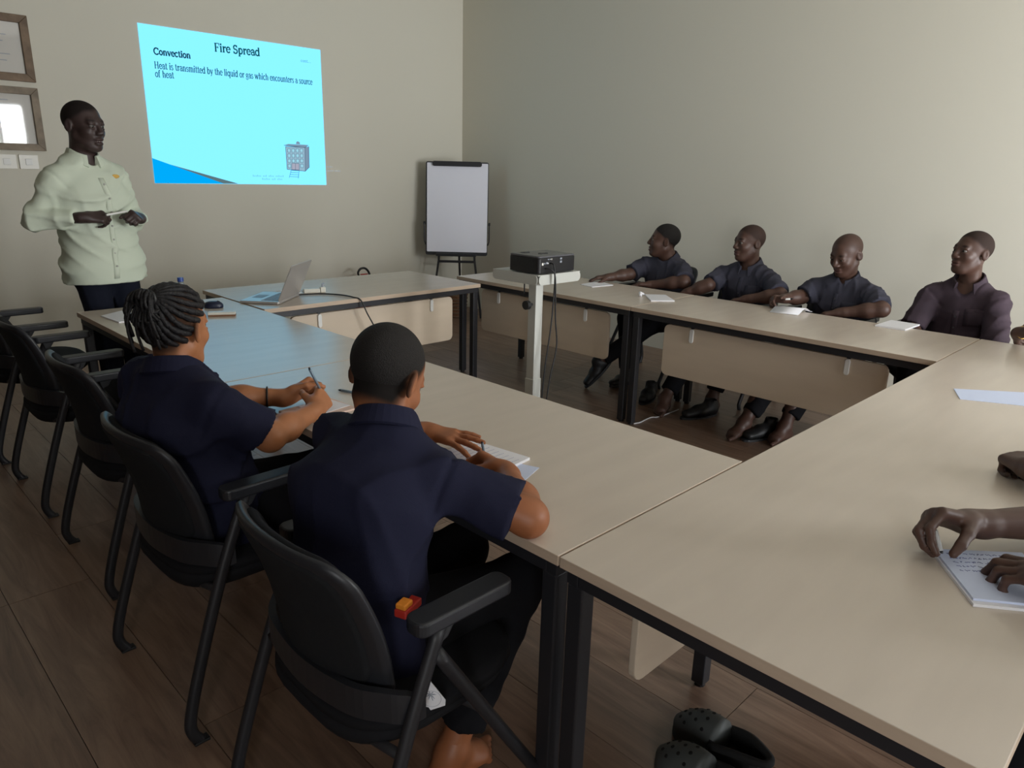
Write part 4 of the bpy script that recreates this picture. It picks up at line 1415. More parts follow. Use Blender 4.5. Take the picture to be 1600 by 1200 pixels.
bowl = lambda cx, a0, a1: [(arc(cx, X / 2, 0.22, X / 2, a0, a1, 12), 0.85)]
GL = {
    'F': (0.68, st(0.2, 0, 1, True, True) + [([(0.2, 1), (0.62, 1), (0.62, 0.78)], TN), ([(0.2, 0.52), (0.48, 0.52), (0.48, 0.62), (0.48, 0.42)], TN)]),
    'H': (0.9, st(0.2, 0, 1, True, True) + st(0.7, 0, 1, True, True) + [([(0.2, 0.52), (0.7, 0.52)], TN)]),
    'S': (0.62, [(arc(0.3, 0.74, 0.2, 0.25, 20, 250, 10) + arc(0.3, 0.26, 0.22, 0.26, 90, -160, 12), 0.85), ([(0.5, 1.0), (0.5, 0.76)], TN), ([(0.08, 0.26), (0.08, 0)], TN)]),
    'C': (0.8, [(arc(0.44, 0.5, 0.36, 0.5, 42, 318, 18), 0.9), ([(0.72, 1.0), (0.72, 0.7)], TN)]),
    'i': (0.32, st(0.16, 0, X) + [([(0.16, 0.87), (0.16, 0.98)], TK * 1.15)]),
    'l': (0.32, st(0.16, 0, 1)),
    'r': (0.46, st(0.16, 0, X) + [([(0.16, 0.42), (0.26, 0.62), (0.40, X - 0.02)], 0.75), ([(0.38, X - 0.06), (0.42, X - 0.06)], TK * 1.1)]),
    'e': (0.54, bowl(0.28, 5, 315) + [([(0.07, 0.37), (0.5, 0.37)], TN)]),
    'c': (0.52, bowl(0.28, 48, 315)),
    'o': (0.58, bowl(0.29, 0, 360)),
    'p': (0.62, st(0.16, -0.3, X) + bowl(0.32, 170, -170)),
    'q': (0.62, [([(0.5, -0.3), (0.5, X)], TK), ([(0.39, -0.3), (0.61, -0.3)], TN)] + bowl(0.30, 10, 350)),
    'b': (0.62, st(0.16, 0, 1, False) + bowl(0.32, 170, -170)),
    'd': (0.62, [([(0.48, 0), (0.48, 1)], TK), ([(0.38, 0.97), (0.48, 1)], TN), ([(0.48, 0), (0.6, 0.02)], TN)] + bowl(0.28, 10, 350)),
    'a': (0.56, [(arc(0.26, 0.48, 0.17, 0.2, 160, 0, 8) + [(0.43, 0.08), (0.54, 0.02)], 0.85), (arc(0.26, 0.19, 0.19, 0.19, 60, 320, 10), 0.75)]),
    'n': (0.66, st(0.16, 0, X) + [([(0.16, 0.48)] + arc(0.33, 0.48, 0.17, 0.2, 150, 0, 8), 0.75), ([(0.5, 0.48), (0.5, 0)], TK), ([(0.4, 0), (0.61, 0)], TN)]),
    'h': (0.66, st(0.16, 0, 1) + [([(0.16, 0.48)] + arc(0.33, 0.48, 0.17, 0.2, 150, 0, 8), 0.75), ([(0.5, 0.48), (0.5, 0)], TK), ([(0.4, 0), (0.61, 0)], TN)]),
    'm': (0.98, st(0.16, 0, X) + [([(0.16, 0.48)] + arc(0.33, 0.48, 0.17, 0.2, 150, 0, 8), 0.75), ([(0.5, 0.48), (0.5, 0)], TK), ([(0.41, 0), (0.59, 0)], TN), ([(0.5, 0.48)] + arc(0.66, 0.48, 0.16, 0.2, 150, 0, 8), 0.75), ([(0.82, 0.48), (0.82, 0)], TK), ([(0.73, 0), (0.93, 0)], TN)]),
    'u': (0.66, [([(0.16, X), (0.16, 0.2)] + arc(0.32, 0.2, 0.16, 0.2, 180, 330, 7), 0.85), ([(0.05, X), (0.16, X)], TN), ([(0.5, 0), (0.5, X)], TK), ([(0.4, X), (0.5, X)], TN), ([(0.5, 0), (0.61, 0.02)], TN)]),
    't': (0.40, [([(0.18, 0.9), (0.18, 0.12), (0.24, 0.02), (0.36, 0.06)], 0.9), ([(0.04, X), (0.36, X)], TN)]),
    'f': (0.42, [([(0.16, 0), (0.16, 0.8)] + arc(0.3, 0.8, 0.14, 0.2, 180, 60, 5), 0.9), ([(0.05, 0), (0.3, 0)], TN), ([(0.04, X), (0.34, X)], TN)]),
    's': (0.46, [(arc(0.23, 0.51, 0.14, 0.165, 20, 250, 8) + arc(0.23, 0.17, 0.155, 0.17, 90, -160, 9), 0.75)]),
    'v': (0.58, [([(0.08, X), (0.3, 0)], TK), ([(0.3, 0), (0.5, X)], 0.6), ([(0.0, X), (0.2, X)], TN), ([(0.4, X), (0.58, X)], TN)]),
    'w': (0.86, [([(0.08, X), (0.26, 0)], TK), ([(0.26, 0), (0.43, X)], 0.6), ([(0.43, X), (0.60, 0)], TK), ([(0.60, 0), (0.78, X)], 0.6), ([(0.0, X), (0.18, X)], TN), ([(0.69, X), (0.86, X)], TN)]),
    'y': (0.58, [([(0.08, X), (0.3, 0.02)], TK), ([(0.5, X), (0.24, -0.2), (0.1, -0.28)], 0.65), ([(0.0, X), (0.2, X)], TN), ([(0.4, X), (0.58, X)], TN)]),
    'g': (0.56, [(arc(0.25, 0.46, 0.17, 0.2, 0, 360, 12), 0.8), ([(0.4, 0.6), (0.52, 0.64)], TN), ([(0.14, 0.28), (0.12, 0.14), (0.4, 0.08)] + arc(0.26, -0.1, 0.2, 0.16, 40, -220, 10), 0.65)]),
    '.': (0.26, [([(0.10, 0.0), (0.10, 0.1)], TK)]),
    ' ': (0.32, []),
}


def lettering(name, text, p0, p1, cap, wgt, m, lift, parent):
    """serif lettering from wall point p0 to p1 along the baseline"""
    tot = sum(GL[c][0] for c in text)
    sx = np.linalg.norm(p1 - p0) / tot
    d = N_(p1 - p0)
    upv = np.array([0, 0, 1.])
    b_ = MB()
    cur = 0.0
    for c in text:
        adv, strokes = GL[c]
        for pts, wf in strokes:
            hw = wgt * wf * cap / 2
            q = [(np.array([(cur + x) * sx, y * cap])) for x, y in pts]
            for a, e in zip(q[:-1], q[1:]):
                t_ = e - a
                L_n = np.linalg.norm(t_)
                if L_n < 1e-9:
                    continue
                t_ = t_ / L_n
                n_ = np.array([-t_[1], t_[0]]) * hw
                ext = t_ * hw * 0.5
                b_.add([p0 + d * w_[0] + upv * w_[1] + np.array([0, -lift, 0]) for w_ in (a - ext + n_, a - ext - n_, e + ext - n_, e + ext + n_)], [(0, 1, 2, 3)])
        cur += adv
    return b_.build(name, m, parent)


def onwall(u, v):
    p = sp(u, v)
    p[1] = SY
    return p


lettering('title_text', 'Fire Spread', onwall(334.5, 80), onwall(406, 87.5), 0.062, 0.20, EM['title'], 0.003, slide)
lettering('heading_text', 'Convection', onwall(240, 84.5), onwall(298, 91.5), 0.046, 0.235, EM['bold'], 0.003, slide)
lettering('body_text', 'Heat is transmitted by the liquid or gas which encounters a source', onwall(241, 106.5), onwall(488, 132.5), 0.049, 0.145, EM['text'], 0.003, slide)
lettering('body_text', 'of heat', onwall(242.5, 120), onwall(272, 122.5), 0.049, 0.145, EM['text'], 0.003, slide)
lettering('corner_text', 'cont....', onwall(469.5, 96.5), onwall(486, 98.5), 0.022, 0.12, EM['text'], 0.003, slide)
fa = MB()
for (u0, v0, u1, v1) in ((780, 1018, 975, 1022), (838, 1038, 975, 1040)):
    a0, a1 = cp(u0, v0), cp(u1, v1)
    n = 22 if u0 < 800 else 16
    for k in range(n):
        if k in (6, 10, 15):
            continue
        x = a0[0] + (a1[0] - a0[0]) * k / n
        fa.box(x, x + 0.006, SY - 0.0035, SY - 0.003, a0[2] - 0.008, a0[2] + 0.003 + 0.005 * (k % 3 == 0))
fa.build('small_footer', EM['faint'], slide)
fa = MB()
for (u0, v0, u1, v1, n) in ((1242, 962, 1278, 966, 6), (1242, 987, 1330, 990, 15)):
    a0, a1 = cp(u0, v0), cp(u1, v1)
    for k in range(n):
        if k == 7:
            continue
        x = a0[0] + (a1[0] - a0[0]) * k / n
        fa.box(x, x + 0.0065, SY - 0.0035, SY - 0.003, a0[2] - 0.006, a0[2] + 0.003 + 0.005 * (k % 3 == 0))
fa.build('overspill_text', EM['spill'], slide)
# sketched building on the slide
clip = flat('building_drawing', [[cp(*p) for p in ((983, 836), (1103, 842), (1106, 990), (993, 978))]], EM['wallb'], 0.003, slide)
flat('building_side', [[cp(*p) for p in ((1103, 842), (1128, 836), (1131, 965), (1106, 990))]], EM['side'], 0.003, clip)
flat('roof', [[cp(*p) for p in ((974, 828), (1000, 820), (1122, 826), (1104, 843))], [cp(*p) for p in ((1048, 820), (1052, 806), (1060, 803), (1072, 810), (1074, 822))]], EM['side'], 0.0035, clip)


def outline(pts, wd, lift, closed=True):
    out = []
    P = [cp(*p) for p in pts]
    n = len(P)
    for i in range(n if closed else n - 1):
        a, e = P[i], P[(i + 1) % n]
        d = N_(e - a)
        nn = np.array([-d[2], 0, d[0]]) * wd / 2
        out.append([a - nn - d * wd / 2, e - nn + d * wd / 2, e + nn + d * wd / 2, a + nn - d * wd / 2])
    return out


ln_ = outline(((983, 836), (1103, 842), (1106, 990), (993, 978)), 0.004, 0.004) + outline(((974, 828), (1104, 843), (1124, 828)), 0.004, 0.004, False) + outline(((1128, 836), (1131, 965), (1106, 990)), 0.004, 0.004, False)
wn = []
for r in range(4):
    for c in range(4):
        u, v = 996 + c * 26 + r * 1.0, 850 + r * 32
        if r == 3 and c in (1, 2):
            continue
        wn.append([cp(*p) for p in ((u, v), (u + 17, v + 1), (u + 17, v + 22), (u, v + 21))])
        ln_ += outline(((u, v), (u + 17, v + 1), (u + 17, v + 22), (u, v + 21)), 0.0028, 0.004)
flat('windows_drawing', wn, EM['win'], 0.004, clip)
flat('door_drawing', [[cp(*p) for p in ((1022, 940), (1068, 943), (1068, 982), (1022, 980))]], EM['door'], 0.004, clip)
ln_ += outline(((1022, 940), (1068, 943), (1068, 982), (1022, 980)), 0.003, 0.004) + outline(((1045, 942), (1045, 980)), 0.003, 0.004, False)
stp = []
for k in range(4):
    u, v = 1018 - k * 3, 984 + k * 13
    stp += outline(((u, v), (1066, v + 3)), 0.004, 0.004, False)
stp += outline(((1018, 984), (1006, 1030)), 0.004, 0.004, False) + outline(((1068, 984), (1062, 1034)), 0.004, 0.004, False)
flat('steps_drawing', stp, EM['step'], 0.0055, clip)
flat('ink_lines', ln_, EM['line'], 0.0055, clip)

# ------------------------------------------------------------------ things on the screen wall
def picture(label, x0, x1, z0, z1, wood, fw, lines):
    t = thing('picture_frame', label, 'picture', ((x0 + x1) / 2, YW, (z0 + z1) / 2))
    X_, Z_ = (x1 - x0) / 2, (z1 - z0) / 2
    y0, y1 = -0.03, -0.001
    for a in (((-X_, Z_), (X_, Z_), (X_ - fw, Z_ - fw), (-X_ + fw, Z_ - fw)), ((-X_, -Z_), (X_, -Z_), (X_ - fw, -Z_ + fw), (-X_ + fw, -Z_ + fw)),
              ((X_, Z_), (X_, -Z_), (X_ - fw, -Z_ + fw), (X_ - fw, Z_ - fw)), ((-X_, Z_), (-X_, -Z_), (-X_ + fw, -Z_ + fw), (-X_ + fw, Z_ - fw))):
        MB().prism(a, (y0, y1), (0, 0, 0), ((1, 0, 0), (0, 0, 1), (0, 1, 0))).build('frame_side', MT[wood], t, 0.003)
    X_, Z_ = X_ - fw + 0.002, Z_ - fw + 0.002
    c = MB().box(-X_, X_, -0.010, -0.004, -Z_, Z_).build('certificate', MT['cert'], t)
    tx = MB()
    for k in range(lines):
        zz = Z_ * 0.72 - k * Z_ * 1.5 / lines
        tx.box(-X_ * 0.7, X_ * (0.45 + 0.3 * ((k * 37) % 10) / 10), -0.0108, -0.0101, zz, zz + 0.006)
    tx.build('print_lines', MT['keys'], c)
    g_ = MB().box(-X_, X_, -0.0165, -0.0145, -Z_, Z_).build('glass', MT['pane'], t)


picture('upper wooden picture frame at the left edge holding a printed certificate', -0.17, 0.452, 2.043, 2.475, 'woodframe', 0.052, 6)
picture('lower greyed wooden picture frame at the left edge reflecting the windows', -0.16, 0.453, 1.578, 2.005, 'woodframe2', 0.048, 5)
for lb, xa in (('square white wall socket under the lower picture frame', 0.15), ('small white wall switch beside the socket, behind the shoulder of the presenter', 0.285)):
    t = thing('wall_socket', lb, 'socket', (xa + 0.05, YW, 1.50))
    MB().prism(rrect(-0.06, 0.06, -0.05, 0.05, 0.006), (-0.010, -0.001), (0, 0, 0), ((1, 0, 0), (0, 0, 1), (0, 1, 0))).build('plate', MT['white'], t, 0.002)
    MB().prism(rrect(-0.022, 0.022, -0.022, 0.022, 0.004), (-0.014, -0.0101), (0, 0, 0), ((1, 0, 0), (0, 0, 1), (0, 1, 0))).build('rocker', MT['clip'], t, 0.002)

# ------------------------------------------------------------------ flip chart
fc = thing('flip_chart', 'white flip chart board on a black tripod easel in the corner', 'flip chart', (3.99, 5.0, 0), D2(225))   # local +x faces the room
bt, bb = 1.60, 0.655
ti = 0.10
bx = lambda z: -ti * (z - bb)
rgb = lambda z, x: x + bx(z)
bd_ = MB()
pts = rrect(-0.325, 0.325, bb, bt, 0.02)
vs = [(rgb(z, 0.0), y, z) for y, z in pts] + [(rgb(z, -0.018), y, z) for y, z in pts]
n = len(pts)
bd_.add(vs, [tuple(range(n)), tuple(range(n, 2 * n))[::-1]] + [(i, (i + 1) % n, n + (i + 1) % n, n + i) for i in range(n)])
bd_.build('frame', MT['frame'], fc, 0.002)
pts = rrect(-0.312, 0.318, bb + 0.035, bt - 0.012, 0.008)
vs = [(rgb(z, 0.004), y, z) for y, z in pts] + [(rgb(z, 0.0005), y, z) for y, z in pts]
n = len(pts)
MB().add(vs, [tuple(range(n)), tuple(range(n, 2 * n))[::-1]] + [(i, (i + 1) % n, n + (i + 1) % n, n + i) for i in range(n)]).build('board', MT['board'], fc)
MB().prism(rrect(-0.255, 0.255, bt - 0.045, bt + 0.005, 0.02), (0.005, 0.03), (bx(bt - 0.02), 0, 0), ((0, 1, 0), (0, 0, 1), (1, 0, 0))).build('paper_clamp', MT['frame'], fc, 0.004)
MB().box(0.005, 0.06, -0.21, 0.21, bb - 0.005, bb + 0.025).build('pen_tray', MT['frame'], fc, 0.004)
for s in (1, -1):
    MB().tube([(bx(1.15) - 0.035, s * 0.17, 1.15), (-0.03, s * 0.19, 0.6), (0.07, s * 0.27, 0.0)], 0.012, 8).build('leg', MT['frame'], fc)
    MB().tube([(bx(0.98) - 0.01, s * 0.33, 0.98), (bx(0.98) - 0.01, s * 0.35, 0.98)], 0.016, 10).build('knob', MT['frame'], fc)
    MB().tube([(bx(0.84) - 0.005, s * 0.327, 0.76), (bx(0.92) - 0.005, s * 0.34, 0.80), (bx(0.92) - 0.005, s * 0.34, 0.98)], 0.007, 6).build('side_arm', MT['frame'], fc)
MB().tube([(bx(1.15) - 0.035, 0, 1.15), (-0.16, 0.02, 0.56), (-0.30, 0.03, 0.0)], 0.012, 8).build('leg', MT['frame'], fc)
MB().box(-0.028, -0.010, -0.19, 0.19, 0.575, 0.60).build('brace', MT['frame'], fc, 0.002)
MB().tube([(-0.02, 0.18, 0.59), (-0.155, 0.02, 0.57), (-0.02, -0.18, 0.59)], 0.006, 6).build('spreader', MT['frame'], fc)

# woven waste bin behind the easel
t = thing('waste_bin', 'brown slatted waste bin on the floor behind the easel', 'bin', (3.85, 4.80, 0))
t.location = (*at(2, 0.0, 713, 494)[:2], 0)
MB().loft([[(0.125 * sc2 * math.cos(a), 0.125 * sc2 * math.sin(a), z) for a in [2 * PI * k / 20 for k in range(20)]] for sc2, z in ((0.8, 0.0), (0.9, 0.15), (0.98, 0.30))]).build('basket', MT['bin'], t)
for k in range(8):
    z = 0.012 + 0.038 * k
    r = 0.125 * (0.8 + 0.18 * z / 0.3) + 0.001
    MB().tube([(r * math.cos(a), r * math.sin(a), z) for a in [2 * PI * j / 24 for j in range(24)]], 0.0085, 6, closed=True).build('slat', MT['woodframe'], t)

# fire extinguisher by the wall, only hose and handle show over the table
p = at(1, 5.25, 566, 424)
t = thing('fire_extinguisher', 'fire extinguisher behind the laptop table, its black hose loop showing', 'fire extinguisher', (p[0], 5.25, 0))
ez = p[2]
MB().loft([[(0.075 * q * math.cos(a), 0.075 * q * math.sin(a), z) for a in [2 * PI * k / 20 for k in range(20)]] for q, z in ((0.9, 0.0), (1, 0.02), (1, ez - 0.20), (0.8, ez - 0.15), (0.35, ez - 0.11), (0.35, ez - 0.07))]).build('cylinder', MT['red'], t, smooth=True)
MB().box(-0.03, 0.055, -0.012, 0.012, ez - 0.07, ez - 0.045).box(-0.02, 0.06, -0.009, 0.009, ez - 0.035, ez - 0.025).build('handle', MT['red'], t, 0.002)
MB().tube(spline([(-0.03, 0, ez - 0.06), (-0.055, -0.01, ez - 0.01), (-0.03, -0.02, ez + 0.03), (0.03, -0.02, ez + 0.025), (0.075, -0.02, ez - 0.05), (0.085, -0.02, ez - 0.25)], 6), 0.011, 8).build('hose', MT['cable'], t, smooth=True)

# ------------------------------------------------------------------ projector and its stand
PY = 1.97
PB_ = at(1, PY, 838, 437)
t = thing('projector_stand', 'off-white projector stand with a tray on a square pole', 'stand', (PB_[0], PY, 0))
tz = PB_[2] + 0.03
MB().box(-0.03, 0.03, -0.03, 0.03, 0.03, tz).build('pole', MT['polew'], t, 0.003)
MB().box(-0.034, 0.034, -0.034, 0.034, 0.03, 0.34).build('pole_sleeve', MT['polew'], t, 0.003)
for a in (45, 135, 225, 315):
    c_, s2 = math.cos(D2(a)), math.sin(D2(a))
    MB().tube([(0.03 * c_, 0.03 * s2, 0.045), (0.30 * c_, 0.30 * s2, 0.03)], 0.018, 8).build('base_foot', MT['polew'], t)
    MB().tube([(0.29 * c_, 0.29 * s2, 0.0), (0.29 * c_, 0.29 * s2, 0.025)], 0.02, 10).build('caster', MT['cable'], t)
tx0, tx1, ty0, ty1 = -0.06, 0.305, -0.07, 0.30
MB().box(tx0, tx1, ty0, ty1, tz, tz + 0.006).build('tray', MT['polew'], t, 0.002)
lip = lambda o_, a, e0, e1: MB().prism(rrect(e0, e1, tz - 0.052, tz + 0.006, 0.025), (-0.002, 0.002), o_, a).build('tray_flange', MT['polew'], t)
lip((tx0, 0, 0), ((0, 1, 0), (0, 0, 1), (1, 0, 0)), ty0 + 0.006, ty1)
lip((0, ty0, 0), ((1, 0, 0), (0, 0, 1), (0, 1, 0)), tx0 + 0.006, tx1)
MB().tube([(-0.03, 0.0, tz - 0.17), (-0.075, 0.0, tz - 0.17)], [0.008, 0.008], 8).tube([(-0.06, 0, tz - 0.17), (-0.085, 0, tz - 0.17)], 0.026, 14).build('clamp_knob', MT['cable'], t)
MB().tube([(-0.045, 0.05, tz - 0.005), (-0.045, 0.05, tz - 0.11)], 0.004, 6).build('hook_rod', MT['cable'], t)

pj = thing('projector', 'black projector with cables plugged into its rear, on the stand tray', 'projector', (PB_[0], PY, tz + 0.0062))
q0, q1, r0, r1 = -0.052, 0.262, -0.064, 0.175
MB().prism(rrect(q0, q1, r0, r1, 0.016), (0.006, 0.092), (0, 0, 0)).build('housing', MT['proj'], pj, 0.004)
pt_ = MB().prism(rrect(q0 + 0.001, q1 - 0.001, r0 + 0.001, r1 - 0.001, 0.015), (0.0925, 0.104), (0, 0, 0)).build('top_cover', MT['projtop'], pj, 0.004)
MB().prism(rrect(0.06, 0.13, 0.03, 0.055, 0.01), (0.1045, 0.107), (0, 0, 0)).build('button_pad', MT['proj'], pt_)
MB().prism(rrect(0.02, 0.07, 0.12, 0.16, 0.01), (0.1045, 0.106), (0, 0, 0)).build('zoom_window', MT['proj'], pt_)
MB().tube([(0.06, r1 + 0.001, 0.055), (0.06, r1 + 0.022, 0.055)], 0.034, 20).build('lens_ring', MT['plastic2'], pj)
MB().tube([(0.06, r1 + 0.0225, 0.055), (0.06, r1 + 0.024, 0.055)], 0.026, 20).build('lens', EM['lens'], pj)
for xx, zz, w_, h_, m_ in ((-0.028, 0.060, 0.013, 0.014, 'clip'), (-0.008, 0.062, 0.008, 0.008, 'keys'), (0.008, 0.064, 0.012, 0.010, 'keys'), (0.02, 0.062, 0.007, 0.007, 'clip'), (0.02, 0.084, 0.010, 0.006, 'keys'), (0.036, 0.084, 0.008, 0.006, 'keys'), (0.05, 0.084, 0.006, 0.009, 'white'), (0.125, 0.083, 0.016, 0.010, 'keys'), (0.125, 0.065, 0.016, 0.012, 'keys')):
    MB().box(xx, xx + w_, r0 - 0.002, r0 - 0.0002, zz - h_ / 2, zz + h_ / 2).build('port', MT[m_], pj)
for k in range(9):
    MB().box(q0 - 0.0015, q0 - 0.0001, r0 + 0.04, r1 - 0.05, 0.022 + k * 0.0072, 0.0255 + k * 0.0072).build('vent_slat', MT['plastic2'], pj)
for i_, (sx_, pth) in enumerate(((0.04, [(0.04, -0.066, 0.062), (0.045, -0.092, 0.05), (0.05, -0.098, -0.05), (0.03, -0.10, -0.30), (-0.01, -0.10, -0.55), (-0.03, -0.10, -0.80), (-0.04, -0.1, -0.95)]),
                               (0.0, [(0.0, -0.066, 0.035), (0.02, -0.095, 0.028), (0.045, -0.105, -0.02), (0.06, -0.105, -0.25), (0.075, -0.11, -0.42), (0.03, -0.11, -0.60), (0.0, -0.11, -0.80), (0.01, -0.11, -0.95)]))):
    zb = tz + 0.0062
    pp = [(PB_[0] + x, PY + y, max(0.006, zb + z)) for x, y, z in pth] + [(PB_[0] - 0.12, PY - 0.2 - 0.1 * i_, 0.006)]
    tag(MB().tube(spline(pp, 6), 0.0045, 7).build('projector_cable', MT['cable'], smooth=True), ('black cable hanging straight from the projector rear', 'black cable bending outwards below the projector')[i_], 'cable')

# ------------------------------------------------------------------ things on the tables
ZT = H + 0.0003


def sheet(name, label, pts, m, cat='paper', th=0.0012, group=None, z=ZT, curl=None):
    """pts: outline as table-plane points (world x, y)"""
    c = np.mean([p[:2] for p in pts], axis=0)
    b_ = MB().prism([(p[0] - c[0], p[1] - c[1]) for p in pts], (0, th))
    o = b_.build(name, m)
    o.location = (c[0], c[1], z)
    return tag(o, label, cat, group)


def tz_(u, v, z=H):
    return at(2, z, u, v)


def quad(*px):
    return [tz_(u, v) for u, v in px]


def rect(c, ang, lx, ly):
    ca, sa = math.cos(D2(ang)), math.sin(D2(ang))
    return [(c[0] + x * ca - y * sa, c[1] + x * sa + y * ca) for x, y in ((-lx / 2, -ly / 2), (lx / 2, -ly / 2), (lx / 2, ly / 2), (-lx / 2, ly / 2))]


# laptop
t = thing('laptop', 'open silver laptop at the corner of two tables', 'laptop', (0, 0, 0))
n0, n1 = tz_(374, 474), tz_(437, 476.5)
dx = N_(n1 - n0)
dy = np.array([-dx[1], dx[0], 0])
LD, LW = 0.235, 0.335
t.location = (n0[0], n0[1], ZT)
t.rotation_euler = (0, 0, math.atan2(dx[1], dx[0]))
MB().prism(rrect(0, LD, 0, LW, 0.012), (0.002, 0.016)).build('base', MT['silver'], t, 0.003)
ky = MB()
for r in range(5):
    for c in range(13):
        ky.box(LD - 0.035 - r * 0.0205, LD - 0.0185 - r * 0.0205, 0.028 + c * 0.0216, 0.0465 + c * 0.0216, 0.0162, 0.0178)
ko = ky.build('keyboard', MT['keys'], t)
ko['kind'] = 'stuff'
MB().prism(rrect(0.025, 0.09, 0.115, 0.22, 0.004), (0.0161, 0.0166)).build('touchpad', MT['keys'], t)
tl = D2(24)
lax = ((math.sin(tl), 0, math.cos(tl)), (0, 1, 0), (math.cos(tl), 0, -math.sin(tl)))
ld_ = MB().prism(rrect(0.0, 0.228, 0.002, LW - 0.002, 0.012), (0.0, 0.007), (LD - 0.008, 0, 0.018), lax).build('lid', MT['silver'], t, 0.002)
MB().prism(rrect(0.014, 0.218, 0.010, LW - 0.010, 0.003), (-0.0012, -0.0002), (LD - 0.008, 0, 0.018), lax).build('screen', EM['screen'], ld_)

# mouse, eraser box, bottle
p = tz_(334, 481)
t = thing('computer_mouse', 'dark navy computer mouse on the table left of the laptop', 'mouse', (p[0], p[1], ZT), D2(-30))
MB().loft([[(0.052 * q * math.cos(a), 0.031 * q * math.sin(a), z) for a in [2 * PI * k / 20 for k in range(20)]] for q, z in ((0.94, 0.0), (1, 0.008), (0.97, 0.02), (0.80, 0.031), (0.45, 0.037), (0.1, 0.038))]).build('shell', MT['mouse'], t, smooth=True)
MB().tube([(0.020, 0, 0.036), (0.034, 0, 0.032)], 0.005, 8).build('scroll_wheel', MT['plastic2'], t)
p0_, p1_ = tz_(327, 494), tz_(367, 493)
c_ = (p0_ + p1_) / 2
t = thing('board_eraser', 'small cream block beside the mouse', 'eraser', (c_[0], c_[1], ZT), math.atan2((p1_ - p0_)[1], (p1_ - p0_)[0]))
MB().box(-0.068, 0.068, -0.02, 0.025, 0.0, 0.008).build('felt', MT['bin'], t, 0.002)
MB().box(-0.068, 0.068, -0.02, 0.025, 0.0081, 0.022).build('body', MT['white'], t, 0.003)
p = at(1, 3.36, 283, 448)
t = thing('water_bottle', 'clear water bottle with a blue cap on the table before the presenter', 'bottle', (p[0], 3.36, ZT))
bz = p[2] - H
MB().loft([[(0.031 * q * math.cos(a), 0.031 * q * math.sin(a), z) for a in [2 * PI * k / 18 for k in range(18)]] for q, z in ((0.9, 0.0), (1, 0.01), (1, max(0.05, bz - 0.03)), (0.95, bz - 0.005), (0.5, bz + 0.022), (0.45, bz + 0.03))]).build('body', MT['bottle'], t, smooth=True)
MB().tube([(0, 0, bz + 0.030), (0, 0, bz + 0.052)], 0.0165, 14).build('cap', MT['blue'], t)

# adapter with tangled white leads, and the black lead over the table edge
p = tz_(492, 457)
t = thing('power_adapter', 'small white power adapter with coiled lead behind the laptop', 'adapter', (p[0], p[1], ZT), D2(-20))
MB().box(-0.07, 0.03, -0.022, 0.022, 0.0, 0.026).build('block', MT['white'], t, 0.004)
MB().box(0.034, 0.066, -0.018, 0.018, 0.0, 0.034).build('plug', MT['white'], t, 0.004)
MB().tube([(0.05, 0, 0.034), (0.05, 0.0, 0.052), (0.062, 0.0, 0.056)], 0.006, 6).build('plug_pin', MT['keys'], t)
MB().tube(spline([(-0.07, 0, 0.012), (-0.13, 0.03, 0.004), (-0.20, 0.0, 0.004), (-0.16, -0.05, 0.004), (-0.09, -0.04, 0.012), (-0.15, 0.045, 0.02), (-0.24, 0.05, 0.004)], 6), 0.003, 6).build('lead', MT['whitecable'], t, smooth=True)
e0 = at(1, 2.897, 563, 469)
pp = [tz_(440, 462, H + .006), tz_(478, 460, H + .006), tz_(505, 459, H + .006), tz_(535, 461, H + .006), np.array([e0[0] - 0.03, 2.93, H + 0.006]), np.array([e0[0], 2.893, H - 0.01]), at(1, 2.87, 574, 490), at(1, 2.85, 590, 520), at(1, 2.84, 606, 560), np.array([*at(1, 2.84, 612, 590)[:2], 0.12]), np.array([e0[0] + 0.2, 2.80, 0.006]), np.array([e0[0] + 0.4, 2.6, 0.006])]
tag(MB().tube(spline(pp, 6), 0.0045, 7).build('laptop_cable', MT['cable'], smooth=True), 'black cable from the laptop dropping over the table edge', 'cable')

# papers and pads
sheet('paper_sheet', 'white folded paper at the far left table end by the presenter', [tz_(158, 495), tz_(186, 505), tz_(240, 497), tz_(190, 487)], MT['paper'], th=0.006)
nb = tz_(470, 630)
t = sheet('notepad', 'pale pink notepad under the hands that hold the grey pen', rect((0.115, 1.16), 4, 0.20, 0.15), MT['pinkpaper'], 'notepad', 0.006)
sheet('paper_sheet', 'white sheet lying on the pink notepad', rect((0.145, 1.175), 10, 0.12, 0.12), MT['paper'], 'paper', 0.001, z=ZT + 0.0063)
t = sheet('notepad', 'small white notebook under the hands of the writer nearest the camera', rect((0.245, 0.50), 8, 0.15, 0.21), MT['paper'], 'notebook', 0.008)
lnb = MB()
for k in range(9):
    lnb.box(-0.055, 0.055, -0.085 + k * 0.02, -0.0845 + k * 0.02, 0.0081, 0.0084)
lnb.build('ruled_lines', MT['ink'], t)
sheet('paper_sheet', 'loose white sheet poking out under the wrist of the writer nearest the camera', rect((0.235, 0.375), 20, 0.13, 0.10), MT['bluepaper'], 'paper', 0.001)


def pen(label, a, b_, m, r=0.0045, name='pen'):
    a, b_ = np.array(a), np.array(b_)
    t_ = thing(name, label, 'pen', a)
    MB().tube([(0, 0, 0), (b_ - a) * 0.82], r, 8).build('barrel', m, t_, smooth=True)
    MB().tube([(b_ - a) * 0.82, (b_ - a) * 0.93, b_ - a], [r, r * 0.7, 0.0008], 8).build('tip', MT['plastic2'], t_, smooth=True)
    MB().tube([(0, 0, 0), -(b_ - a) * 0.04], r * 0.7, 8).build('end_cap', MT['plastic2'], t_, smooth=True)
    return t_


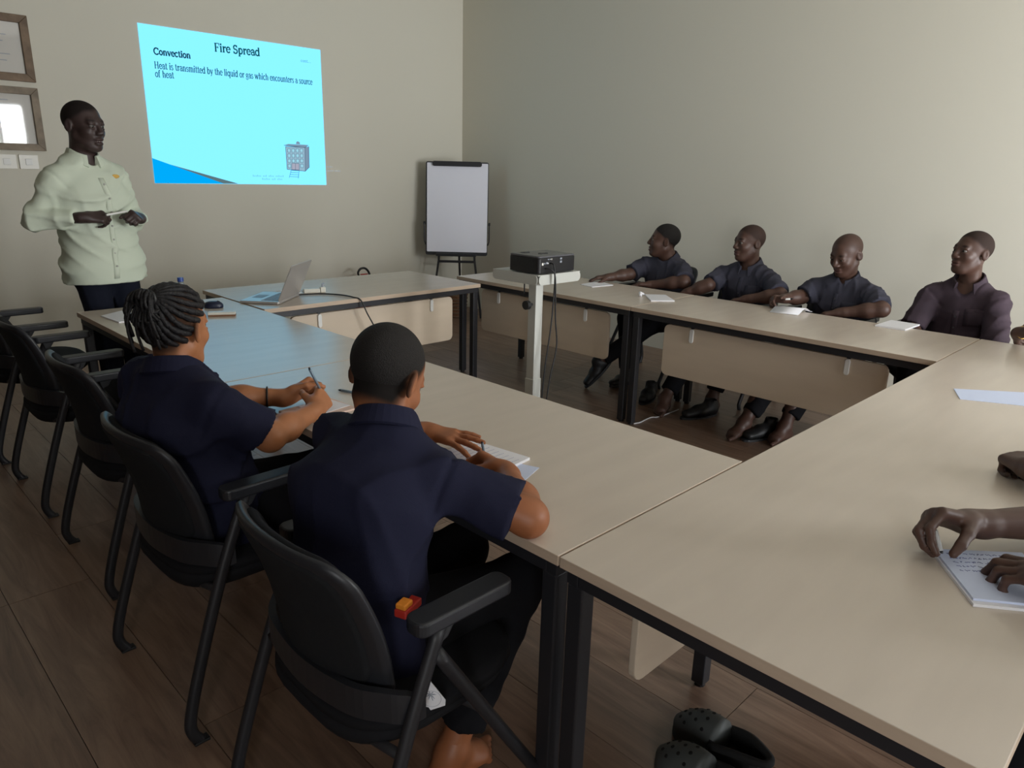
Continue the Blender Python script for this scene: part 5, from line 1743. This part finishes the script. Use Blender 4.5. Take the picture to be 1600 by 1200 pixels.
kw_ = at(2, 0.845, 499, 606)
top_ = at(2, 0.925, 484, 577)
pen('grey pen held upright by the left of the two people in navy', top_, kw_ + (kw_ - top_) * 0.6, MT['pen'], 0.0042)
pen('dark blue pen lying on the table between the two people in navy', tz_(558, 614, H + .0052), tz_(528, 609, H + .0052), MT['pen'], 0.0045)
pen('thin grey pencil in the right fist of the writer nearest the camera', (0.165, 0.42, 0.84), (0.215, 0.46, 0.764), MT['pen'], 0.0035)
sheet('paper_sheet', 'small white paper near the arm of the person closest to the flip chart', quad((907, 445), (925, 449), (958, 446), (936, 440)), MT['paper'], th=0.004)
sheet('notepad', 'small white pad on the seam between the two tables at the right wall', quad((1007, 461), (1017, 471), (1054, 471), (1040, 462)), MT['paper'], 'notepad', 0.006)
p = tz_(1001, 464)
tag(MB().tube([(p[0], p[1], ZT + 0.006), (p[0] + 0.02, p[1] + 0.02, ZT + 0.022), (p[0] + 0.05, p[1] + 0.01, ZT + 0.012)], [0.010, 0.011, 0.006], 8).build('crumpled_wrapper', MT['paper'], smooth=True), 'tiny crumpled white wrapper beside the small pad', 'wrapper')
# sheet bent up on the right-hand table
q = quad((1202, 488), (1247, 493), (1272, 487), (1228, 474))
a_, b2, c2, d2_ = q
t = MB()
rows = []
for k in range(9):
    f = k / 8
    z = 0.03 * math.sin(min(1, f * 1.08) * PI) ** 1.5 + 0.002
    rows.append([a_ + (b2 - a_) * 0 + (d2_ - a_) * f * 0.75 + np.array([0, 0, z * 0.6 + 0.0008]), b2 + (c2 - b2) * f * 0.9 + np.array([0, 0, z + 0.0008])])
vs = [p for r in rows for p in r] + [p - np.array([0, 0, 0.0008]) for r in rows for p in r]
fs = []
for i in range(8):
    fs += [(2 * i, 2 * i + 1, 2 * i + 3, 2 * i + 2), (18 + 2 * i, 18 + 2 * i + 2, 18 + 2 * i + 3, 18 + 2 * i + 1), (2 * i, 2 * i + 2, 18 + 2 * i + 2, 18 + 2 * i), (2 * i + 1, 18 + 2 * i + 1, 18 + 2 * i + 3, 2 * i + 3)]
fs += [(0, 18, 19, 1), (16, 17, 35, 34)]
tag(t.add(vs, fs).build('paper_sheet', MT['paper'], smooth=True), 'white sheet curling up from the table at the right wall', 'paper')
pw = at(0, 3.30, 1214, 468)
pen('white pen held above the curling sheet at the right wall', pw, at(0, 3.31, 1240, 467), MT['clip'], 0.006)
sheet('notepad', 'white notepad before the person in the plum shirt', quad((1367, 510), (1414, 517), (1437, 509), (1392, 502)), MT['paper'], 'notepad', 0.008)
t = sheet('paper_sheet', 'bluish white sheet on the foreground table at the right edge', quad((1490, 608), (1500, 624), (1655, 640), (1640, 616)), MT['bluepaper'], 'paper', 0.002)
pad = thing('lined_pad', 'stacked lined paper pad under two hands at the right edge', 'notepad', tz_(1520, 948) + np.array([0, 0, 0.0003]))
pl_ = tz_(1520, 948)
q = [p - pl_ for p in quad((1456, 866), (1520, 948), (1660, 962), (1600, 872))]
MB().prism([(p[0], p[1]) for p in q], (0, 0.006)).build('lower_sheets', MT['paper'], pad)
up_ = MB().prism([(p[0] * 0.96 + 0.012, p[1] * 0.96 + 0.004) for p in q], (0.0062, 0.011)).build('upper_sheets', MT['bluepaper'], pad)
scr = MB()
rs = random.Random(9)
q = [np.array([p[0] * 0.96 + 0.012, p[1] * 0.96 + 0.004, 0.0113]) for p in q]
for r in range(5):                                  # handwriting
    f0 = 0.10 + 0.09 * r
    x = 0.10
    while x < 0.8 - 0.12 * (r % 2):
        ww = rs.uniform(0.02, 0.06)
        pts = []
        for k in range(7):
            g = x + ww * k / 6
            ff = f0 + rs.uniform(-0.018, 0.018)
            pts.append(q[0] + (q[3] - q[0]) * g + (q[1] - q[0]) * ff)
        scr.tube(pts, 0.0005, 4)
        x += ww + rs.uniform(0.012, 0.03)
scr.build('handwriting', MT['ink'], up_)
pen('pale pen pinched between fingers at the corner of the lined pad', at(2, 0.80, 1462, 829), at(2, 0.757, 1472, 868), MT['clip'], 0.0045)

# ------------------------------------------------------------------ things on the floor and hanging
def clog(label, heel, toe):
    heel, toe = np.array([*heel[:2], 0]), np.array([*toe[:2], 0])
    L = np.linalg.norm(toe - heel)
    t = thing('clog', label, 'shoe', heel, math.atan2(*(toe - heel)[1::-1]), 'pair of dark perforated clogs')
    wd = lambda f: L * (0.135 + 0.065 * math.sin(min(1, f * 1.05) * PI * 0.62) ** 2 * 1.0) * (1 if f < 0.75 else math.sqrt(max(0.02, 1 - ((f - 0.75) / 0.252) ** 2))) * (1 if f > 0.12 else math.sqrt(max(0.05, 1 - ((0.12 - f) / 0.125) ** 2)))
    ol = [(f * L, wd(f)) for f in [k / 24 for k in range(25)]]
    ol = ol + [(x, -y) for x, y in ol[::-1]]
    MB().prism(ol, (0.0, 0.024)).build('sole', MT['clog'], t, 0.003)
    rings = []
    for k in range(13):                             # closed vamp over the front half
        f = 0.46 + 0.53 * k / 12
        hgt = 0.085 * (1 - ((f - 0.46) / 0.56) ** 2.2) + 0.012
        w_ = wd(f)
        rings.append([(f * L, w_ * math.cos(a), 0.022 + hgt * max(0, math.sin(a)) ** 0.8) for a in [PI * j / 14 for j in range(15)]])
    v_ = MB().loft(rings, cap=True, closed=False).build('vamp', MT['clog'], t, smooth=True)
    hm = MB()
    for f, a in [(ff, aa) for ff in (0.60, 0.70, 0.80, 0.89) for aa in (45, 75, 105, 135)]:
        a = a + (12 if int(f * 100) % 20 else -4)
        hgt = 0.085 * (1 - ((f - 0.46) / 0.56) ** 2.2) + 0.012
        c = np.array([f * L, wd(f) * math.cos(D2(a)), 0.022 + hgt * math.sin(D2(a)) ** 0.8])
        nn = N_((0.25 + (f - 0.55), math.cos(D2(a)) * 0.8, math.sin(D2(a))))
        h_ = MB().tube([c - nn * 0.004, c + nn * 0.0012], 0.0052, 8).build('vent_hole', MT['clogin'], v_)
    rim = []
    for k in range(9):
        f = 0.02 + 0.46 * k / 8
        rim.append((f * L, wd(f), 0.05))
    for s_2 in (1,):
        wall = []
        pth = [(x, y, 0.0) for x, y, _ in rim[::-1]] + [(x, -y, 0.0) for x, y, _ in rim]
        rg = []
        for x, y, _ in pth:
            yy = y * 0.90
            rg.append([(x, y, 0.022), (x, y * 0.97, 0.078), (x + 0.004, yy * 0.97, 0.078), (x + 0.004, yy, 0.022)])
        MB().loft(rg).build('heel_wall', MT['clogin'], t)
    inn = [(0.02 + f * L * 0.55, wd(f * 0.55 + 0.02) * 0.86) for f in [k / 10 for k in range(11)]]
    MB().prism(inn + [(x, -y) for x, y in inn[::-1]], (0.0245, 0.027)).build('insole', MT['clogin'], t)
    MB().tube(spline([(L * 0.47, wd(0.47), 0.066), (L * 0.25, wd(0.25) * 1.06, 0.085), (L * 0.0, wd(0.05) * 0.6, 0.09), (-0.012, 0, 0.09), (L * 0.0, -wd(0.05) * 0.6, 0.09), (L * 0.25, -wd(0.25) * 1.06, 0.085), (L * 0.47, -wd(0.47), 0.066)], 5), 0.011, 6).build('heel_strap', MT['clogin'], t, smooth=True)


c1t, c2t = at(2, 0.04, 1062, 1118), at(2, 0.04, 1035, 1168)
dr_ = N_(np.array([0.10, 0.90, 0]))
clog('dark perforated clog under the foreground table, the one further under', c1t - dr_ * 0.27, c1t + dr_ * 0.01)
clog('dark perforated clog under the foreground table, cut by the lower picture edge', c2t - dr_ * 0.27 + np.array([-0.005, 0, 0]), c2t + dr_ * 0.01)


def floor_shoe(label, p, az):
    t = thing('leather_shoe', label, 'shoe', (p[0], p[1], 0), az, 'empty black shoes under the right-hand tables')
    s = S()
    s.ecap((-0.07, 0, 0.05), (0.05, 0, 0.045), 0.036, 0.048, 0.044, 0.040, (0, 1, 0), k=0.02)
    s.ecap((0.04, 0, 0.038), (0.15, 0, 0.032), 0.046, 0.036, 0.036, 0.026, (0, 1, 0), k=0.02)
    s.cap((-0.05, 0, 0.06), (-0.045, 0, 0.095), 0.042, 0.042, k=0.02)
    s.cap((-0.05, 0, 0.09), (-0.045, 0, 0.15), 0.032, 0.034, k=0.005, op='s')
    s.plane((0, 0, 0.012), (0, 0, -1))
    V, Q = s.mesh(0.008)
    link('upper', np_mesh('upper', [(V, Q)]), MT['cable'], t, True)
    MB().prism([(0.045 + 0.148 * math.cos(a), 0.049 * math.sin(a)) for a in [2 * PI * k / 24 for k in range(24)]], (0, 0.013)).build('sole', MT['plastic'], t)


floor_shoe('empty black boot beside the bare foot behind the pair of table legs', at(2, 0.0, 1014, 622), D2(200))
floor_shoe('empty black shoe between the two bare feet under the right-hand table', at(2, 0.0, 1100, 650), D2(160))
floor_shoe('empty black shoe right of the bare foot under the right-hand table', at(2, 0.0, 1195, 682), D2(165))
pp = [at(2, 0.004, *q) for q in ((990, 662), (1000, 660), (1008, 656), (1018, 652), (1030, 651), (1060, 640))]
tag(MB().tube(spline(pp, 5), 0.004, 6).build('floor_cable', MT['whitecable'], smooth=True), 'short white cable on the floor by the bare foot', 'cable')

# plastic tag hanging under the nearest chair, bright lighter-like object by the hip
o_ = at(1, 0.10, 667, 1066)
t = thing('hanging_tag', 'small white plastic tag with a palm tree emblem below the nearest armrest', 'tag', o_)
vx = N_(np.array([CR[0][0], CR[0][1], 0]))
dn = np.array([0, 0, -1.])
fx = np.cross(vx, dn)
u_ = N_(vx * 0.96 + dn * -0.25)
w2 = N_(np.cross(u_, fx)) * -1
if w2[2] > 0:
    w2 = -w2
MB().prism([(-0.005, 0.0), (0.008, 0.0), (0.026, 0.05), (0.022, 0.062), (-0.020, 0.068), (-0.024, 0.055)], (-0.001, 0.001), (0, 0, 0), (u_, w2, N_(fx))).build('card', MT['paper'], t)
em_ = MB()
sgn = -1 if np.dot(N_(fx), CC - o_) < 0 else 1
fo = N_(fx) * sgn * 0.0016
c0 = fo + w2 * 0.03
for a in (0, 45, 95, 140, 185, 230, 300):
    d = u_ * math.cos(D2(a)) - w2 * math.sin(D2(a))
    em_.tube([c0, c0 + d * 0.006 + w2 * 0.0, c0 + d * 0.0105 + w2 * 0.002], [0.0007, 0.0012, 0.0004], 4)
em_.tube([c0, c0 + w2 * 0.014 + u_ * 0.001], 0.0008, 4)
em_.tube([c0 + w2 * 0.010 + (u_ * math.cos(x) + w2 * math.sin(x)) * 0.019 for x in [2 * PI * k / 24 for k in range(24)]], 0.0003, 4, closed=True)
em_.build('palm_emblem', MT['keys'], t)
o_ = at(1, 0.172, 638, 942)
t = thing('pocket_box', 'small red and orange box tucked at the hip behind the nearest armrest', 'box', o_, D2(20))
MB().box(-0.032, 0.03, -0.014, 0.014, -0.018, 0.0).build('box', MT['red'], t, 0.003)
MB().box(-0.03, 0.0, -0.012, 0.012, 0.0002, 0.012).build('lid', MT['orange'], t, 0.003)
